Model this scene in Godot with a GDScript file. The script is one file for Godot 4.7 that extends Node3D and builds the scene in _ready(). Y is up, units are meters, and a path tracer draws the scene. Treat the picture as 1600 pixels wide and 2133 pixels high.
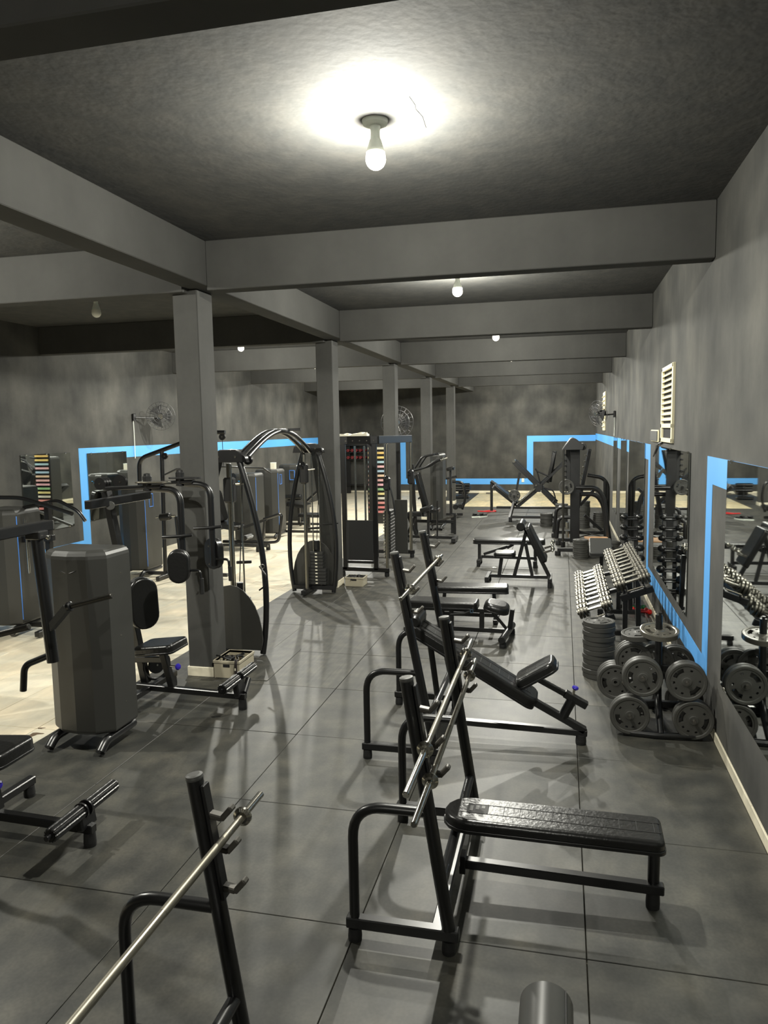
extends Node3D
# A dark-painted gym hall: rubber mats, cream tiles, benches, racks, cable machines, lit by bare bulbs.

var M := {}
var org := Vector3.ZERO
var cur: Node3D
var lift := 0.0
var names := {}
var rng := RandomNumberGenerator.new()

const XR := 1.078      # right wall
const XL := -7.7       # left wall
const ZB := -26.0      # back wall
const ZF := 5.0        # front wall (behind the camera)
const YC := 3.86       # ceiling
const YB := 3.45       # underside of cross beams
const OMNI := 7.4      # energy of a bulb in all directions
const SPOT := 5.0      # what it adds downwards

func _ready():
	rng.seed = 7
	setup_camera()
	make_materials()
	setup_lights()
	build_room()
	build_floor()
	build_wall_paint()
	build_mirrors()
	build_wall_items()
	build_press_racks()
	build_benches()
	build_plate_area()
	build_dumbbells()
	build_pec_deck()
	build_chest_press()
	build_left_machines()
	build_crossover()
	build_cable_station()
	build_far_machines()
	build_leg_press()
	build_hack_machine()
	build_small_things()

# ------------------------------------------------------------------ camera and light
func setup_camera():
	var cam := Camera3D.new()
	cam.name = "camera"
	add_child(cam)
	var y := deg_to_rad(13.43)
	var p := deg_to_rad(6.274)
	var r := deg_to_rad(-0.97)
	var fwd := Vector3(-sin(y) * cos(p), -sin(p), -cos(y) * cos(p))
	var right := Vector3(cos(y), 0, -sin(y))
	var up := right.cross(fwd)
	var rr := right * cos(r) + up * sin(r)
	var uu := up * cos(r) - right * sin(r)
	cam.transform = Transform3D(Basis(rr, uu, -fwd), Vector3(0, 2.24, 0))
	cam.fov = rad_to_deg(2.0 * atan(1066.5 / 1560.0))
	cam.near = 0.05
	cam.far = 100.0
	cam.current = true
	var env := Environment.new()
	env.background_mode = Environment.BG_COLOR
	env.background_color = Color(0.01, 0.011, 0.013)
	env.tonemap_mode = Environment.TONE_MAPPER_LINEAR
	env.tonemap_exposure = 1.0
	env.sdfgi_enabled = true
	env.ssao_enabled = true
	env.ssil_enabled = true
	var we := WorldEnvironment.new()
	we.name = "world_environment"
	we.environment = env
	add_child(we)

func setup_lights():
	# bare bulbs, one in the middle of each ceiling bay; lit ones carry their light in the bulb
	for a in [
		[-0.975, -4.03, true, "lit white bulb on its ceiling rose in the bay above the flat bench"],
		[-1.08, -8.0, true, "lit white bulb in the second bay, just past the first deep beam"],
		[-1.04, -12.2, true, "lit white bulb in the third bay, past the second deep beam"],
		[-1.05, -16.05, true, "lit white bulb in the fourth bay, behind the third deep beam"],
		[-1.05, -20.0, true, "lit white bulb in the fifth bay, above the leg press"],
		[-1.05, -24.0, true, "lit white bulb in the last bay, above the bare tiles"],
		[-1.0, 3.2, true, "lit white bulb on the ceiling before the first beam"],
		[-5.3, -4.03, true, "lit white bulb over the cream tiles beside the chest press"],
		[-5.35, -8.0, false, "unlit bulb hanging on the dark ceiling left of the first column"],
		[-5.35, -12.1, true, "lit white bulb over the tiled aisle seen past the first column"],
		[-5.35, -16.05, true, "lit white bulb over the far tiled aisle behind the second column"],
		[-5.35, -20.0, true, "lit white bulb over the far tiled aisle near the corner shelf"]]:
		bulb(a[0], a[1], a[2], a[3])

func bulb(x, z, lit, label):
	lift = 0.0
	thing("ceiling_bulb", label, "lamp", Vector3(x, YC, z), "bare bulbs along the ceiling")
	L("ceiling_rose", frame(Vector3(x, YC - 0.028, z), Vector3.UP), [Vector2(0, 0), Vector2(0.05, 0), Vector2(0.066, 0.008), Vector2(0.07, 0.028), Vector2(0, 0.028)], M.white_plastic, 28)
	L("lamp_holder", frame(Vector3(x, YC - 0.1, z), Vector3.UP), [Vector2(0, 0), Vector2(0.026, 0), Vector2(0.024, 0.04), Vector2(0.03, 0.075), Vector2(0, 0.075)], M.white_plastic, 20)
	L("bulb_collar", frame(Vector3(x, YC - 0.165, z), Vector3.UP), [Vector2(0.046, 0), Vector2(0.044, 0.02), Vector2(0.03, 0.066), Vector2(0, 0.066)], M.white_plastic, 24)
	var prof = []
	for i in 9:
		var a = PI * 0.5 * i / 8.0
		prof.append(Vector2(0.054 * sin(a), 0.054 - 0.054 * cos(a)))
	prof.append(Vector2(0.05, 0.09))
	prof.append(Vector2(0, 0.09))
	L("bulb_globe", frame(Vector3(x, YC - 0.252, z), Vector3.UP), prof, M.bulb_on if lit else M.bulb_off, 24)
	if lit:
		# LED globe: full light downwards, much less sideways and up past its opaque collar
		var o := OmniLight3D.new()
		o.name = "bulb_light"
		o.light_energy = OMNI
		o.omni_range = 40.0
		o.omni_attenuation = 2.0
		var s := SpotLight3D.new()
		s.name = "bulb_down_light"
		s.rotation = Vector3(-PI / 2, 0, 0)
		s.light_energy = SPOT
		s.spot_angle = 89.9
		s.spot_angle_attenuation = 1.0
		s.spot_range = 40.0
		s.spot_attenuation = 2.0
		for l in [o, s]:
			l.position = Vector3(0, -0.205, 0)
			l.light_color = Color(1.0, 0.992, 0.945)
			l.light_size = 0.04
			l.shadow_enabled = true
			cur.add_child(l)

# ------------------------------------------------------------------ materials
func mk(c: Color, rough := 0.5, metal := 0.0) -> StandardMaterial3D:
	var m := StandardMaterial3D.new()
	m.albedo_color = c
	m.roughness = rough
	m.metallic = metal
	return m

func noise_img(w: int, h: int, freq: float, sd: int, oct := 4) -> Image:
	var n := FastNoiseLite.new()
	n.seed = sd
	n.noise_type = FastNoiseLite.TYPE_SIMPLEX_SMOOTH
	n.frequency = freq
	n.fractal_octaves = oct
	var im := n.get_seamless_image(w, h)
	im.convert(Image.FORMAT_RGB8)
	return im

# colour from three stacked noises: coarse patches, fine grain, long streaks
func surf_tex(size: int, sd: int, base: Color, patch: float, grain: float, streak: float, warm := 0.0, streak_w := 8, f0 := 0.012) -> ImageTexture:
	var a := noise_img(size, size, f0, sd, 4)
	var b := noise_img(size, size, 0.18, sd + 11, 2)
	var s := noise_img(size, maxi(size / streak_w, 8), 0.06, sd + 23, 3)
	s.resize(size, size, Image.INTERPOLATE_CUBIC)
	var im := Image.create(size, size, false, Image.FORMAT_RGB8)
	for y in size:
		for x in size:
			var pa = a.get_pixel(x, y).r - 0.5
			var pb = b.get_pixel(x, y).r - 0.5
			var ps = s.get_pixel(x, y).r - 0.5
			var k = 1.0 + pa * patch + pb * grain + ps * streak
			var w = 1.0 + pa * warm
			im.set_pixel(x, y, Color(clampf(base.r * k * w, 0, 1), clampf(base.g * k, 0, 1), clampf(base.b * k / w, 0, 1)))
	im.generate_mipmaps()
	return ImageTexture.create_from_image(im)

func textured(t: Texture2D, rough: float, scale: Vector3, world := true) -> StandardMaterial3D:
	var m := mk(Color.WHITE, rough)
	m.albedo_texture = t
	m.uv1_triplanar = true
	m.uv1_world_triplanar = world
	m.uv1_scale = scale
	return m

func make_materials():
	M.wall = textured(surf_tex(512, 3, Color(0.25, 0.249, 0.237), 0.55, 0.06, 0.09, 0.03, 6, 0.009), 0.92, Vector3(0.21, 0.21, 0.21))
	M.ceiling = textured(surf_tex(512, 5, Color(0.25, 0.249, 0.239), 0.22, 0.10, 0.05, 0.03, 2, 0.02), 0.9, Vector3(0.4, 0.4, 0.4))
	M.beam = textured(surf_tex(256, 9, Color(0.25, 0.249, 0.239), 0.16, 0.04, 0.04), 0.9, Vector3(0.3, 0.3, 0.3))
	M.column = textured(surf_tex(256, 13, Color(0.25, 0.249, 0.239), 0.18, 0.05, 0.06), 0.9, Vector3(0.35, 0.35, 0.35))
	M.mat0 = textured(surf_tex(512, 21, Color(0.222, 0.22, 0.202), 0.6, 0.22, 0.10, 0.05), 0.48, Vector3(0.5, 0.5, 0.5))
	M.mat1 = textured(surf_tex(512, 31, Color(0.228, 0.225, 0.206), 0.5, 0.22, 0.26, 0.05, 24), 0.5, Vector3(0.7, 0.7, 0.7))
	M.mat2 = textured(surf_tex(512, 41, Color(0.236, 0.233, 0.213), 0.46, 0.2, 0.36, 0.05, 40), 0.52, Vector3(0.8, 0.8, 0.8))
	M.tile = textured(surf_tex(256, 51, Color(0.925, 0.89, 0.80), 0.08, 0.03, 0.06, 0.03), 0.3, Vector3(0.6, 0.6, 0.6))
	M.tile_b = textured(surf_tex(256, 55, Color(0.905, 0.865, 0.77), 0.10, 0.03, 0.08, 0.04), 0.32, Vector3(0.5, 0.5, 0.5))
	M.tile_back = textured(surf_tex(256, 57, Color(0.80, 0.745, 0.60), 0.16, 0.04, 0.12, 0.05), 0.4, Vector3(0.5, 0.5, 0.5))
	M.stain = mk(Color(0.40, 0.33, 0.25), 0.6)
	M.grout = mk(Color(0.46, 0.44, 0.38), 0.8)
	M.baseboard = textured(surf_tex(128, 61, Color(0.88, 0.85, 0.76), 0.12, 0.05, 0.05), 0.4, Vector3(1, 1, 1))
	M.blue = mk(Color(0.34, 0.645, 0.92), 0.55)
	M.metal = mk(Color(0.055, 0.056, 0.06), 0.34, 0.0)      # black powder coat
	M.metal.clearcoat_enabled = true
	M.metal.clearcoat = 0.35
	M.metal.clearcoat_roughness = 0.25
	M.metal2 = mk(Color(0.09, 0.09, 0.092), 0.42)
	M.post_cap = mk(Color(0.27, 0.27, 0.26), 0.5)
	M.hook = mk(Color(0.30, 0.29, 0.27), 0.42, 0.4)
	M.rubber = mk(Color(0.06, 0.06, 0.06), 0.7)
	M.chrome = mk(Color(0.80, 0.79, 0.75), 0.16, 1.0)
	M.steel = mk(Color(0.62, 0.60, 0.55), 0.32, 1.0)
	M.steel_grip = mk(Color(0.50, 0.485, 0.44), 0.45, 1.0)
	M.dumbbell = mk(Color(0.44, 0.43, 0.40), 0.36, 1.0)
	M.vinyl = mk(Color(0.085, 0.085, 0.083), 0.29)
	var vn := NoiseTexture2D.new()
	vn.width = 256; vn.height = 256; vn.seamless = true; vn.as_normal_map = true; vn.bump_strength = 3.0
	var fn := FastNoiseLite.new(); fn.seed = 4; fn.frequency = 0.03
	vn.noise = fn
	M.vinyl.normal_enabled = true
	M.vinyl.normal_texture = vn
	M.vinyl.normal_scale = 0.3
	M.vinyl.uv1_triplanar = true
	M.vinyl.uv1_scale = Vector3(4, 4, 4)
	M.vinyl_grey = mk(Color(0.27, 0.27, 0.262), 0.3)
	M.plate_shiny = mk(Color(0.42, 0.41, 0.38), 0.25, 0.5)
	M.steel_dark = mk(Color(0.28, 0.275, 0.26), 0.35, 0.8)
	M.chrome_dull = mk(Color(0.60, 0.585, 0.54), 0.28, 1.0)
	M.shroud_matte = mk(Color(0.12, 0.122, 0.122), 0.6)
	M.strap_brown = mk(Color(0.13, 0.10, 0.10), 0.6)
	M.red_dull = mk(Color(0.50, 0.12, 0.14), 0.6)
	var cn := NoiseTexture2D.new()
	cn.width = 512; cn.height = 512; cn.seamless = true; cn.as_normal_map = true; cn.bump_strength = 5.0
	var fc := FastNoiseLite.new(); fc.seed = 8; fc.frequency = 0.07; fc.fractal_octaves = 4
	cn.noise = fc
	M.ceiling.normal_enabled = true
	M.ceiling.normal_texture = cn
	M.ceiling.normal_scale = 0.05
	M.stitch = mk(Color(0.02, 0.02, 0.02), 0.6)
	M.shroud = mk(Color(0.20, 0.20, 0.19), 0.4)
	M.shroud_line = mk(Color(0.25, 0.50, 0.85), 0.4)
	M.emblem = mk(Color(0.20, 0.62, 0.88), 0.4)
	M.plate = mk(Color(0.23, 0.228, 0.215), 0.5)
	M.plate_side = mk(Color(0.16, 0.16, 0.155), 0.5)
	M.mirror = mk(Color(0.86, 0.88, 0.87), 0.02, 1.0)
	M.white_plastic = mk(Color(0.86, 0.88, 0.84), 0.4)
	M.cream = mk(Color(0.86, 0.83, 0.70), 0.5)
	M.dark_void = mk(Color(0.03, 0.03, 0.03), 0.9)
	M.bin = mk(Color(0.66, 0.63, 0.55), 0.5)
	M.knob = mk(Color(0.20, 0.16, 0.62), 0.3)
	M.red = mk(Color(0.75, 0.10, 0.09), 0.35)
	M.green = mk(Color(0.10, 0.42, 0.22), 0.35)
	M.wood = mk(Color(0.60, 0.45, 0.30), 0.6)
	M.paper = mk(Color(0.88, 0.86, 0.78), 0.6)
	M.blade = mk(Color(0.20, 0.20, 0.20), 0.3)
	M.wire = mk(Color(0.42, 0.42, 0.42), 0.3, 0.8)
	M.bulb_on = mk(Color(1, 1, 1), 0.4)
	M.bulb_on.emission_enabled = true
	M.bulb_on.emission = Color(1.0, 0.975, 0.90)
	M.bulb_on.emission_energy_multiplier = 6.0
	M.bulb_off = mk(Color(0.88, 0.88, 0.83), 0.3)
	var pastel := [Color(0.88, 0.85, 0.72), Color(0.93, 0.75, 0.36), Color(0.94, 0.80, 0.40), Color(0.62, 0.78, 0.84), Color(0.90, 0.66, 0.68), Color(0.60, 0.74, 0.85), Color(0.90, 0.75, 0.62), Color(0.90, 0.66, 0.66), Color(0.88, 0.62, 0.68), Color(0.50, 0.72, 0.48), Color(0.90, 0.82, 0.50), Color(0.86, 0.84, 0.78), Color(0.86, 0.50, 0.48), Color(0.86, 0.42, 0.42), Color(0.85, 0.45, 0.45)]
	M.pastel = []
	for c in pastel:
		M.pastel.append(mk(c.lerp(Color(0.72, 0.72, 0.68), 0.25), 0.5))

# ------------------------------------------------------------------ nodes
func numbered(n: String) -> String:
	if not names.has(n):
		names[n] = 0
		return n
	names[n] += 1
	return "%s_%03d" % [n, names[n]]

func thing(called: String, label: String, category: String, at: Vector3, group := "") -> Node3D:
	var o := Node3D.new()
	o.name = numbered(called)
	add_child(o)
	o.position = at + Vector3(0, lift, 0)
	o.set_meta("label", label)
	o.set_meta("category", category)
	if group != "":
		o.set_meta("group", group)
	cur = o
	org = at
	return o

func nth(i: int) -> String:
	return ["first", "second", "third", "fourth", "fifth", "sixth", "seventh", "eighth", "ninth", "tenth", "eleventh", "twelfth", "thirteenth", "fourteenth", "fifteenth"][i]

func struct_root(called: String) -> Node3D:
	var o := Node3D.new()
	o.name = called
	add_child(o)
	o.set_meta("kind", "structure")
	cur = o
	org = Vector3.ZERO
	return o

func dup(root: Node3D, at: Vector3, rot: Basis, label: String, group := "") -> Node3D:
	var r: Node3D = root.duplicate()
	r.name = numbered(root.get_meta("kind_name"))
	add_child(r)
	r.transform = Transform3D(rot, at)
	r.set_meta("label", label)
	if group != "":
		r.set_meta("group", group)
	return r

func part(called: String, st: SurfaceTool, m: Material, parent: Node = null) -> MeshInstance3D:
	return inst(called, st.commit(), m, parent)

func inst(called: String, mesh: Mesh, m: Material, parent: Node = null) -> MeshInstance3D:
	var o := MeshInstance3D.new()
	if parent == null:
		parent = cur
	var key = "#" + str(parent.get_instance_id()) + called
	if names.has(key):
		names[key] += 1
		o.name = "%s_%03d" % [called, names[key]]
	else:
		names[key] = 0
		o.name = called
	o.mesh = mesh
	o.material_override = m
	parent.add_child(o)
	return o

# ------------------------------------------------------------------ shapes
func S() -> SurfaceTool:
	var st := SurfaceTool.new()
	st.begin(Mesh.PRIMITIVE_TRIANGLES)
	return st

func tri(st: SurfaceTool, a: Vector3, b: Vector3, c: Vector3, na: Vector3, nb: Vector3, nc: Vector3):
	var g := (b - a).cross(c - a)
	if g.length_squared() < 1e-16:
		return
	if g.dot(na + nb + nc) > 0:
		st.set_normal(na); st.add_vertex(a - org)
		st.set_normal(nc); st.add_vertex(c - org)
		st.set_normal(nb); st.add_vertex(b - org)
	else:
		st.set_normal(na); st.add_vertex(a - org)
		st.set_normal(nb); st.add_vertex(b - org)
		st.set_normal(nc); st.add_vertex(c - org)

func quad(st, a, b, c, d, na, nb, nc, nd):
	tri(st, a, b, c, na, nb, nc)
	tri(st, a, c, d, na, nc, nd)

func fquad(st, a, b, c, d, n):
	tri(st, a, b, c, n, n, n)
	tri(st, a, c, d, n, n, n)

func frame(o: Vector3, yd: Vector3, xd := Vector3.RIGHT) -> Transform3D:
	yd = yd.normalized()
	if absf(yd.dot(xd)) > 0.98:
		xd = Vector3(0, 0, 1) if absf(yd.z) < 0.9 else Vector3.UP
	var z := xd.cross(yd).normalized()
	var x := yd.cross(z).normalized()
	return Transform3D(Basis(x, yd, z), o)

func cbox(st: SurfaceTool, xf: Transform3D, size: Vector3, bev := 0.004):
	var h := size * 0.5
	bev = minf(bev, minf(h.x, minf(h.y, h.z)) * 0.9)
	var bs := xf.basis
	var P := func(i: int, s: Vector3) -> Vector3:
		var v := Vector3.ZERO
		for k in 3:
			v[k] = s[k] * (h[k] if k == i else h[k] - bev)
		return xf * v
	for i in 3:
		var j := (i + 1) % 3
		var k := (i + 2) % 3
		for s in [-1.0, 1.0]:
			var q := []
			for t in [[-1, -1], [1, -1], [1, 1], [-1, 1]]:
				var v := Vector3.ZERO
				v[i] = s; v[j] = t[0]; v[k] = t[1]
				q.append(P.call(i, v))
			var n := Vector3.ZERO
			n[i] = s
			fquad(st, q[0], q[1], q[2], q[3], bs * n)
		for sj in [-1.0, 1.0]:
			for sk in [-1.0, 1.0]:
				var a := Vector3.ZERO; a[i] = -1; a[j] = sj; a[k] = sk
				var b := a; b[i] = 1
				var n2 := Vector3.ZERO; n2[j] = sj; n2[k] = sk
				fquad(st, P.call(j, a), P.call(j, b), P.call(k, b), P.call(k, a), (bs * n2).normalized())
	for sx in [-1.0, 1.0]:
		for sy in [-1.0, 1.0]:
			for sz in [-1.0, 1.0]:
				var c := Vector3(sx, sy, sz)
				var n3 := (bs * c).normalized()
				tri(st, P.call(0, c), P.call(1, c), P.call(2, c), n3, n3, n3)

func beam(st: SurfaceTool, a: Vector3, b: Vector3, w: float, h: float, bev := 0.004, up := Vector3.UP):
	var z := (b - a).normalized()
	if absf(z.dot(up)) > 0.97:
		up = Vector3.RIGHT
	var x := up.cross(z).normalized()
	var y := z.cross(x)
	cbox(st, Transform3D(Basis(x, y, z), (a + b) * 0.5), Vector3(w, h, a.distance_to(b)), bev)

func tube(st: SurfaceTool, pts: Array, r: float, sides := 12, r_end := -1.0):
	var n := pts.size()
	var t0: Vector3 = (pts[1] - pts[0]).normalized()
	var u := t0.cross(Vector3.UP)
	if u.length() < 0.05:
		u = t0.cross(Vector3.RIGHT)
	u = u.normalized()
	var prev := []
	var prevn := []
	for i in n:
		var t: Vector3
		if i == 0:
			t = t0
		elif i == n - 1:
			t = (pts[i] - pts[i - 1]).normalized()
		else:
			t = ((pts[i + 1] - pts[i]).normalized() + (pts[i] - pts[i - 1]).normalized()).normalized()
		u = (u - t * u.dot(t)).normalized()
		var w := t.cross(u)
		var rad := r if r_end < 0 else lerpf(r, r_end, float(i) / (n - 1))
		var ring := []
		var rn := []
		for k in sides:
			var a := TAU * k / sides
			var d := u * cos(a) + w * sin(a)
			ring.append(pts[i] + d * rad)
			rn.append(d)
		if i > 0:
			for k in sides:
				var k2 := (k + 1) % sides
				quad(st, prev[k], prev[k2], ring[k2], ring[k], prevn[k], prevn[k2], rn[k2], rn[k])
		if i == 0 or i == n - 1:
			var cn := -t if i == 0 else t
			for k in range(1, sides - 1):
				tri(st, ring[0], ring[k], ring[k + 1], cn, cn, cn)
		prev = ring
		prevn = rn

func lathe(st: SurfaceTool, xf: Transform3D, prof: Array, seg := 24):
	for i in prof.size() - 1:
		var p0: Vector2 = prof[i]
		var p1: Vector2 = prof[i + 1]
		var d := p1 - p0
		if d.length() < 1e-6:
			continue
		var nn := Vector2(d.y, -d.x).normalized()
		for k in seg:
			var a := TAU * k / seg
			var b := TAU * (k + 1) / seg
			var ca := Vector3(cos(a), 0, sin(a))
			var cb := Vector3(cos(b), 0, sin(b))
			var na := xf.basis * (ca * nn.x + Vector3(0, nn.y, 0))
			var nb := xf.basis * (cb * nn.x + Vector3(0, nn.y, 0))
			var A := xf * (ca * p0.x + Vector3(0, p0.y, 0))
			var B := xf * (cb * p0.x + Vector3(0, p0.y, 0))
			var C := xf * (cb * p1.x + Vector3(0, p1.y, 0))
			var D := xf * (ca * p1.x + Vector3(0, p1.y, 0))
			quad(st, A, B, C, D, na, nb, nb, na)

# upright slab over a convex outline, its upper (and lower) edge rounded by bev
func slab(st: SurfaceTool, xf: Transform3D, poly: Array, t: float, bev := 0.01, flat := false, bev2 := 0.0, steps := 4):
	var n := poly.size()
	var area := 0.0
	for i in n:
		area += poly[i].cross(poly[(i + 1) % n])
	var vn := []
	for i in n:
		var e0: Vector2 = (poly[i] - poly[(i + n - 1) % n]).normalized()
		var e1: Vector2 = (poly[(i + 1) % n] - poly[i]).normalized()
		var nrm := Vector2(e0.y + e1.y, -e0.x - e1.x).normalized()
		if area < 0:
			nrm = -nrm
		vn.append(nrm)
	var lay := []
	if bev2 > 0:
		for s in steps:
			var a := PI * 0.5 * s / steps
			lay.append([bev2 * (1 - sin(a)), bev2 * (1 - cos(a)), -cos(a)])
		lay.append([0.0, bev2, 0.0])
	else:
		lay.append([0.0, 0.0, 0.0])
	lay.append([0.0, t - bev, 0.0])
	if bev > 0:
		for s in range(1, steps + 1):
			var a := PI * 0.5 * s / steps
			lay.append([bev * (1 - cos(a)), t - bev + bev * sin(a), sin(a)])
	var ring := func(l: Array) -> Array:
		var out := []
		for i in n:
			var q: Vector2 = poly[i] - vn[i] * l[0]
			out.append(xf * Vector3(q.x, l[1], q.y))
		return out
	var nrmf := func(i: int, s: float) -> Vector3:
		var c := sqrt(maxf(0.0, 1 - s * s))
		return xf.basis * Vector3(vn[i].x * c, s, vn[i].y * c)
	var prev: Array = ring.call(lay[0])
	var dn := xf.basis * Vector3.DOWN
	for i in range(1, n - 1):
		tri(st, prev[0], prev[i], prev[i + 1], dn, dn, dn)
	for li in range(1, lay.size()):
		var cr: Array = ring.call(lay[li])
		for i in n:
			var j := (i + 1) % n
			if flat:
				var e: Vector2 = (poly[j] - poly[i]).normalized()
				var fn := Vector2(e.y, -e.x) if area > 0 else Vector2(-e.y, e.x)
				var s0: float = (lay[li - 1][2] + lay[li][2]) * 0.5
				var c0 := sqrt(maxf(0.0, 1 - s0 * s0))
				fquad(st, prev[i], prev[j], cr[j], cr[i], xf.basis * Vector3(fn.x * c0, s0, fn.y * c0))
			else:
				quad(st, prev[i], prev[j], cr[j], cr[i], nrmf.call(i, lay[li - 1][2]), nrmf.call(j, lay[li - 1][2]), nrmf.call(j, lay[li][2]), nrmf.call(i, lay[li][2]))
		prev = cr
	var up := xf.basis * Vector3.UP
	for i in range(1, n - 1):
		tri(st, prev[0], prev[i], prev[i + 1], up, up, up)

func rrect(l: float, w: float, r: float, n := 5) -> Array:
	var out := []
	var c := [[l / 2 - r, w / 2 - r, 0.0], [-l / 2 + r, w / 2 - r, 0.5], [-l / 2 + r, -w / 2 + r, 1.0], [l / 2 - r, -w / 2 + r, 1.5]]
	for q in c:
		for i in n + 1:
			var a: float = PI * (q[2] + 0.5 * i / n)
			out.append(Vector2(q[0] + r * cos(a), q[1] + r * sin(a)))
	return out

func disc(r: float, n := 24) -> Array:
	var out := []
	for i in n:
		out.append(Vector2(cos(TAU * i / n), sin(TAU * i / n)) * r)
	return out

func fillet(pts: Array, r: float, n := 6) -> Array:
	var out := [pts[0]]
	for i in range(1, pts.size() - 1):
		var p: Vector3 = pts[i]
		var a: Vector3 = (pts[i - 1] - p)
		var b: Vector3 = (pts[i + 1] - p)
		var rr := minf(r, minf(a.length(), b.length()) * 0.49)
		var p0 := p + a.normalized() * rr
		var p1 := p + b.normalized() * rr
		for k in n + 1:
			var t := float(k) / n
			out.append(p0.lerp(p, t).lerp(p.lerp(p1, t), t))
	out.append(pts[-1])
	return out

func T(called, pts: Array, r: float, m, parent = null, sides := 14) -> MeshInstance3D:
	var st := S()
	tube(st, pts, r, sides)
	return part(called, st, m, parent)

func B(called, a: Vector3, b: Vector3, w: float, h: float, m, parent = null, bev := 0.005) -> MeshInstance3D:
	var st := S()
	beam(st, a, b, w, h, bev)
	return part(called, st, m, parent)

func X(called, c: Vector3, size: Vector3, m, bev := 0.004, parent = null) -> MeshInstance3D:
	var st := S()
	cbox(st, Transform3D(Basis(), c), size, bev)
	return part(called, st, m, parent)

func L(called, xf: Transform3D, prof: Array, m, seg := 24, parent = null) -> MeshInstance3D:
	var st := S()
	lathe(st, xf, prof, seg)
	return part(called, st, m, parent)

func D(called, xf: Transform3D, poly: Array, t: float, bev: float, m, parent = null, bev2 := 0.0, flat := false) -> MeshInstance3D:
	var st := S()
	slab(st, xf, poly, t, bev, flat, bev2)
	return part(called, st, m, parent)

func foot(x, z, r := 0.03, h := 0.06, called := "rubber_foot", y := 0.0):
	return L(called, frame(Vector3(x, y, z), Vector3.UP), [Vector2(0, 0), Vector2(r, 0), Vector2(r * 1.05, h * 0.3), Vector2(r * 0.95, h), Vector2(0, h)], M.rubber, 16)

func cyl(called, a: Vector3, b: Vector3, r: float, m, parent = null, seg := 20, edge := 0.004) -> MeshInstance3D:
	var l := a.distance_to(b)
	return L(called, frame(a, b - a), [Vector2(0, 0), Vector2(r - edge, 0), Vector2(r, edge), Vector2(r, l - edge), Vector2(r - edge, l), Vector2(0, l)], m, seg, parent)

# ribbed foam roller
func roller(called, a: Vector3, b: Vector3, r: float, m, parent = null, ribs := 14):
	var poly := []
	for i in ribs * 4:
		var k = 1.0 if i % 4 < 2 else 0.9
		var an = TAU * i / (ribs * 4)
		poly.append(Vector2(cos(an), sin(an)) * r * k)
	return D(called, frame(a, b - a), poly, a.distance_to(b), 0.008, m, parent, 0.008, true)

# ------------------------------------------------------------------ the room
func sbox(called: String, lo: Vector3, hi: Vector3, m, bev := 0.0) -> MeshInstance3D:
	org = Vector3.ZERO
	var st := S()
	cbox(st, Transform3D(Basis(), (lo + hi) * 0.5), hi - lo, bev)
	var o := part(called, st, m, self)
	o.set_meta("kind", "structure")
	return o

func build_room():
	var th := 0.2
	sbox("wall_right", Vector3(XR, -0.1, ZB - th), Vector3(XR + th, YC + th, ZF + th), M.wall)
	sbox("wall_left", Vector3(XL - th, -0.1, ZB - th), Vector3(XL, YC + th, ZF + th), M.wall)
	sbox("wall_back", Vector3(XL, -0.1, ZB - th), Vector3(XR, YC + th, ZB), M.wall)
	sbox("wall_front", Vector3(XL, -0.1, ZF), Vector3(XR, YC + th, ZF + th), M.wall)
	sbox("ceiling", Vector3(XL, YC, ZB), Vector3(XR, YC + th, ZF), M.ceiling)
	# concrete beams: one along the row of columns, one across the hall at every column
	var bl := struct_root("ceiling_beams")
	var zs := [-2.05, -6.05, -10.0, -14.0, -17.95, -22.05]
	var st := S()
	cbox(st, Transform3D(Basis(), Vector3(-3.085, (3.49 + YC) / 2, (ZB + ZF) / 2)), Vector3(0.23, YC - 3.49, ZF - ZB), 0.006)
	part("long_beam", st, M.beam)
	for z in zs:
		for span in [[-2.97, XR], [XL, -3.2]]:
			st = S()
			cbox(st, Transform3D(Basis(), Vector3((span[0] + span[1]) / 2, (YB + YC) / 2, z - 0.09)), Vector3(span[1] - span[0], YC - YB, 0.18), 0.006)
			part("cross_beam", st, M.beam)
	# columns under the long beam
	var ci := 0
	for z in [-2.15, -6.15, -10.1, -14.1, -18.05, -22.15]:
		ci += 1
		var col := struct_root("column_%d" % ci)
		st = S()
		cbox(st, Transform3D(Basis(), Vector3(-3.235, 1.74, z - 0.15)), Vector3(0.235, 3.5, 0.30), 0.008)
		part("shaft", st, M.column)
		st = S()
		cbox(st, Transform3D(Basis(), Vector3(-3.235, 0.045, z - 0.15)), Vector3(0.26, 0.09, 0.325), 0.003)
		part("base_tile", st, M.baseboard)
	# skirting of cream tile
	struct_root("baseboard_right")
	var z0 := ZF
	while z0 > ZB + 0.1:
		var z1 := maxf(z0 - 0.555, ZB)
		st = S()
		cbox(st, Transform3D(Basis(), Vector3(XR - 0.006, 0.035, (z0 + z1) / 2)), Vector3(0.012, 0.07, z0 - z1 - 0.003), 0.002)
		part("skirting_tile", st, M.baseboard)
		z0 = z1
	struct_root("baseboard_back")
	var x0 := XR - 0.012
	while x0 > XL + 0.1:
		var x1 := maxf(x0 - 0.555, XL)
		st = S()
		cbox(st, Transform3D(Basis(), Vector3((x0 + x1) / 2, 0.04, ZB + 0.006)), Vector3(x0 - x1 - 0.003, 0.08, 0.012), 0.002)
		part("skirting_tile", st, M.baseboard)
		x0 = x1

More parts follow.
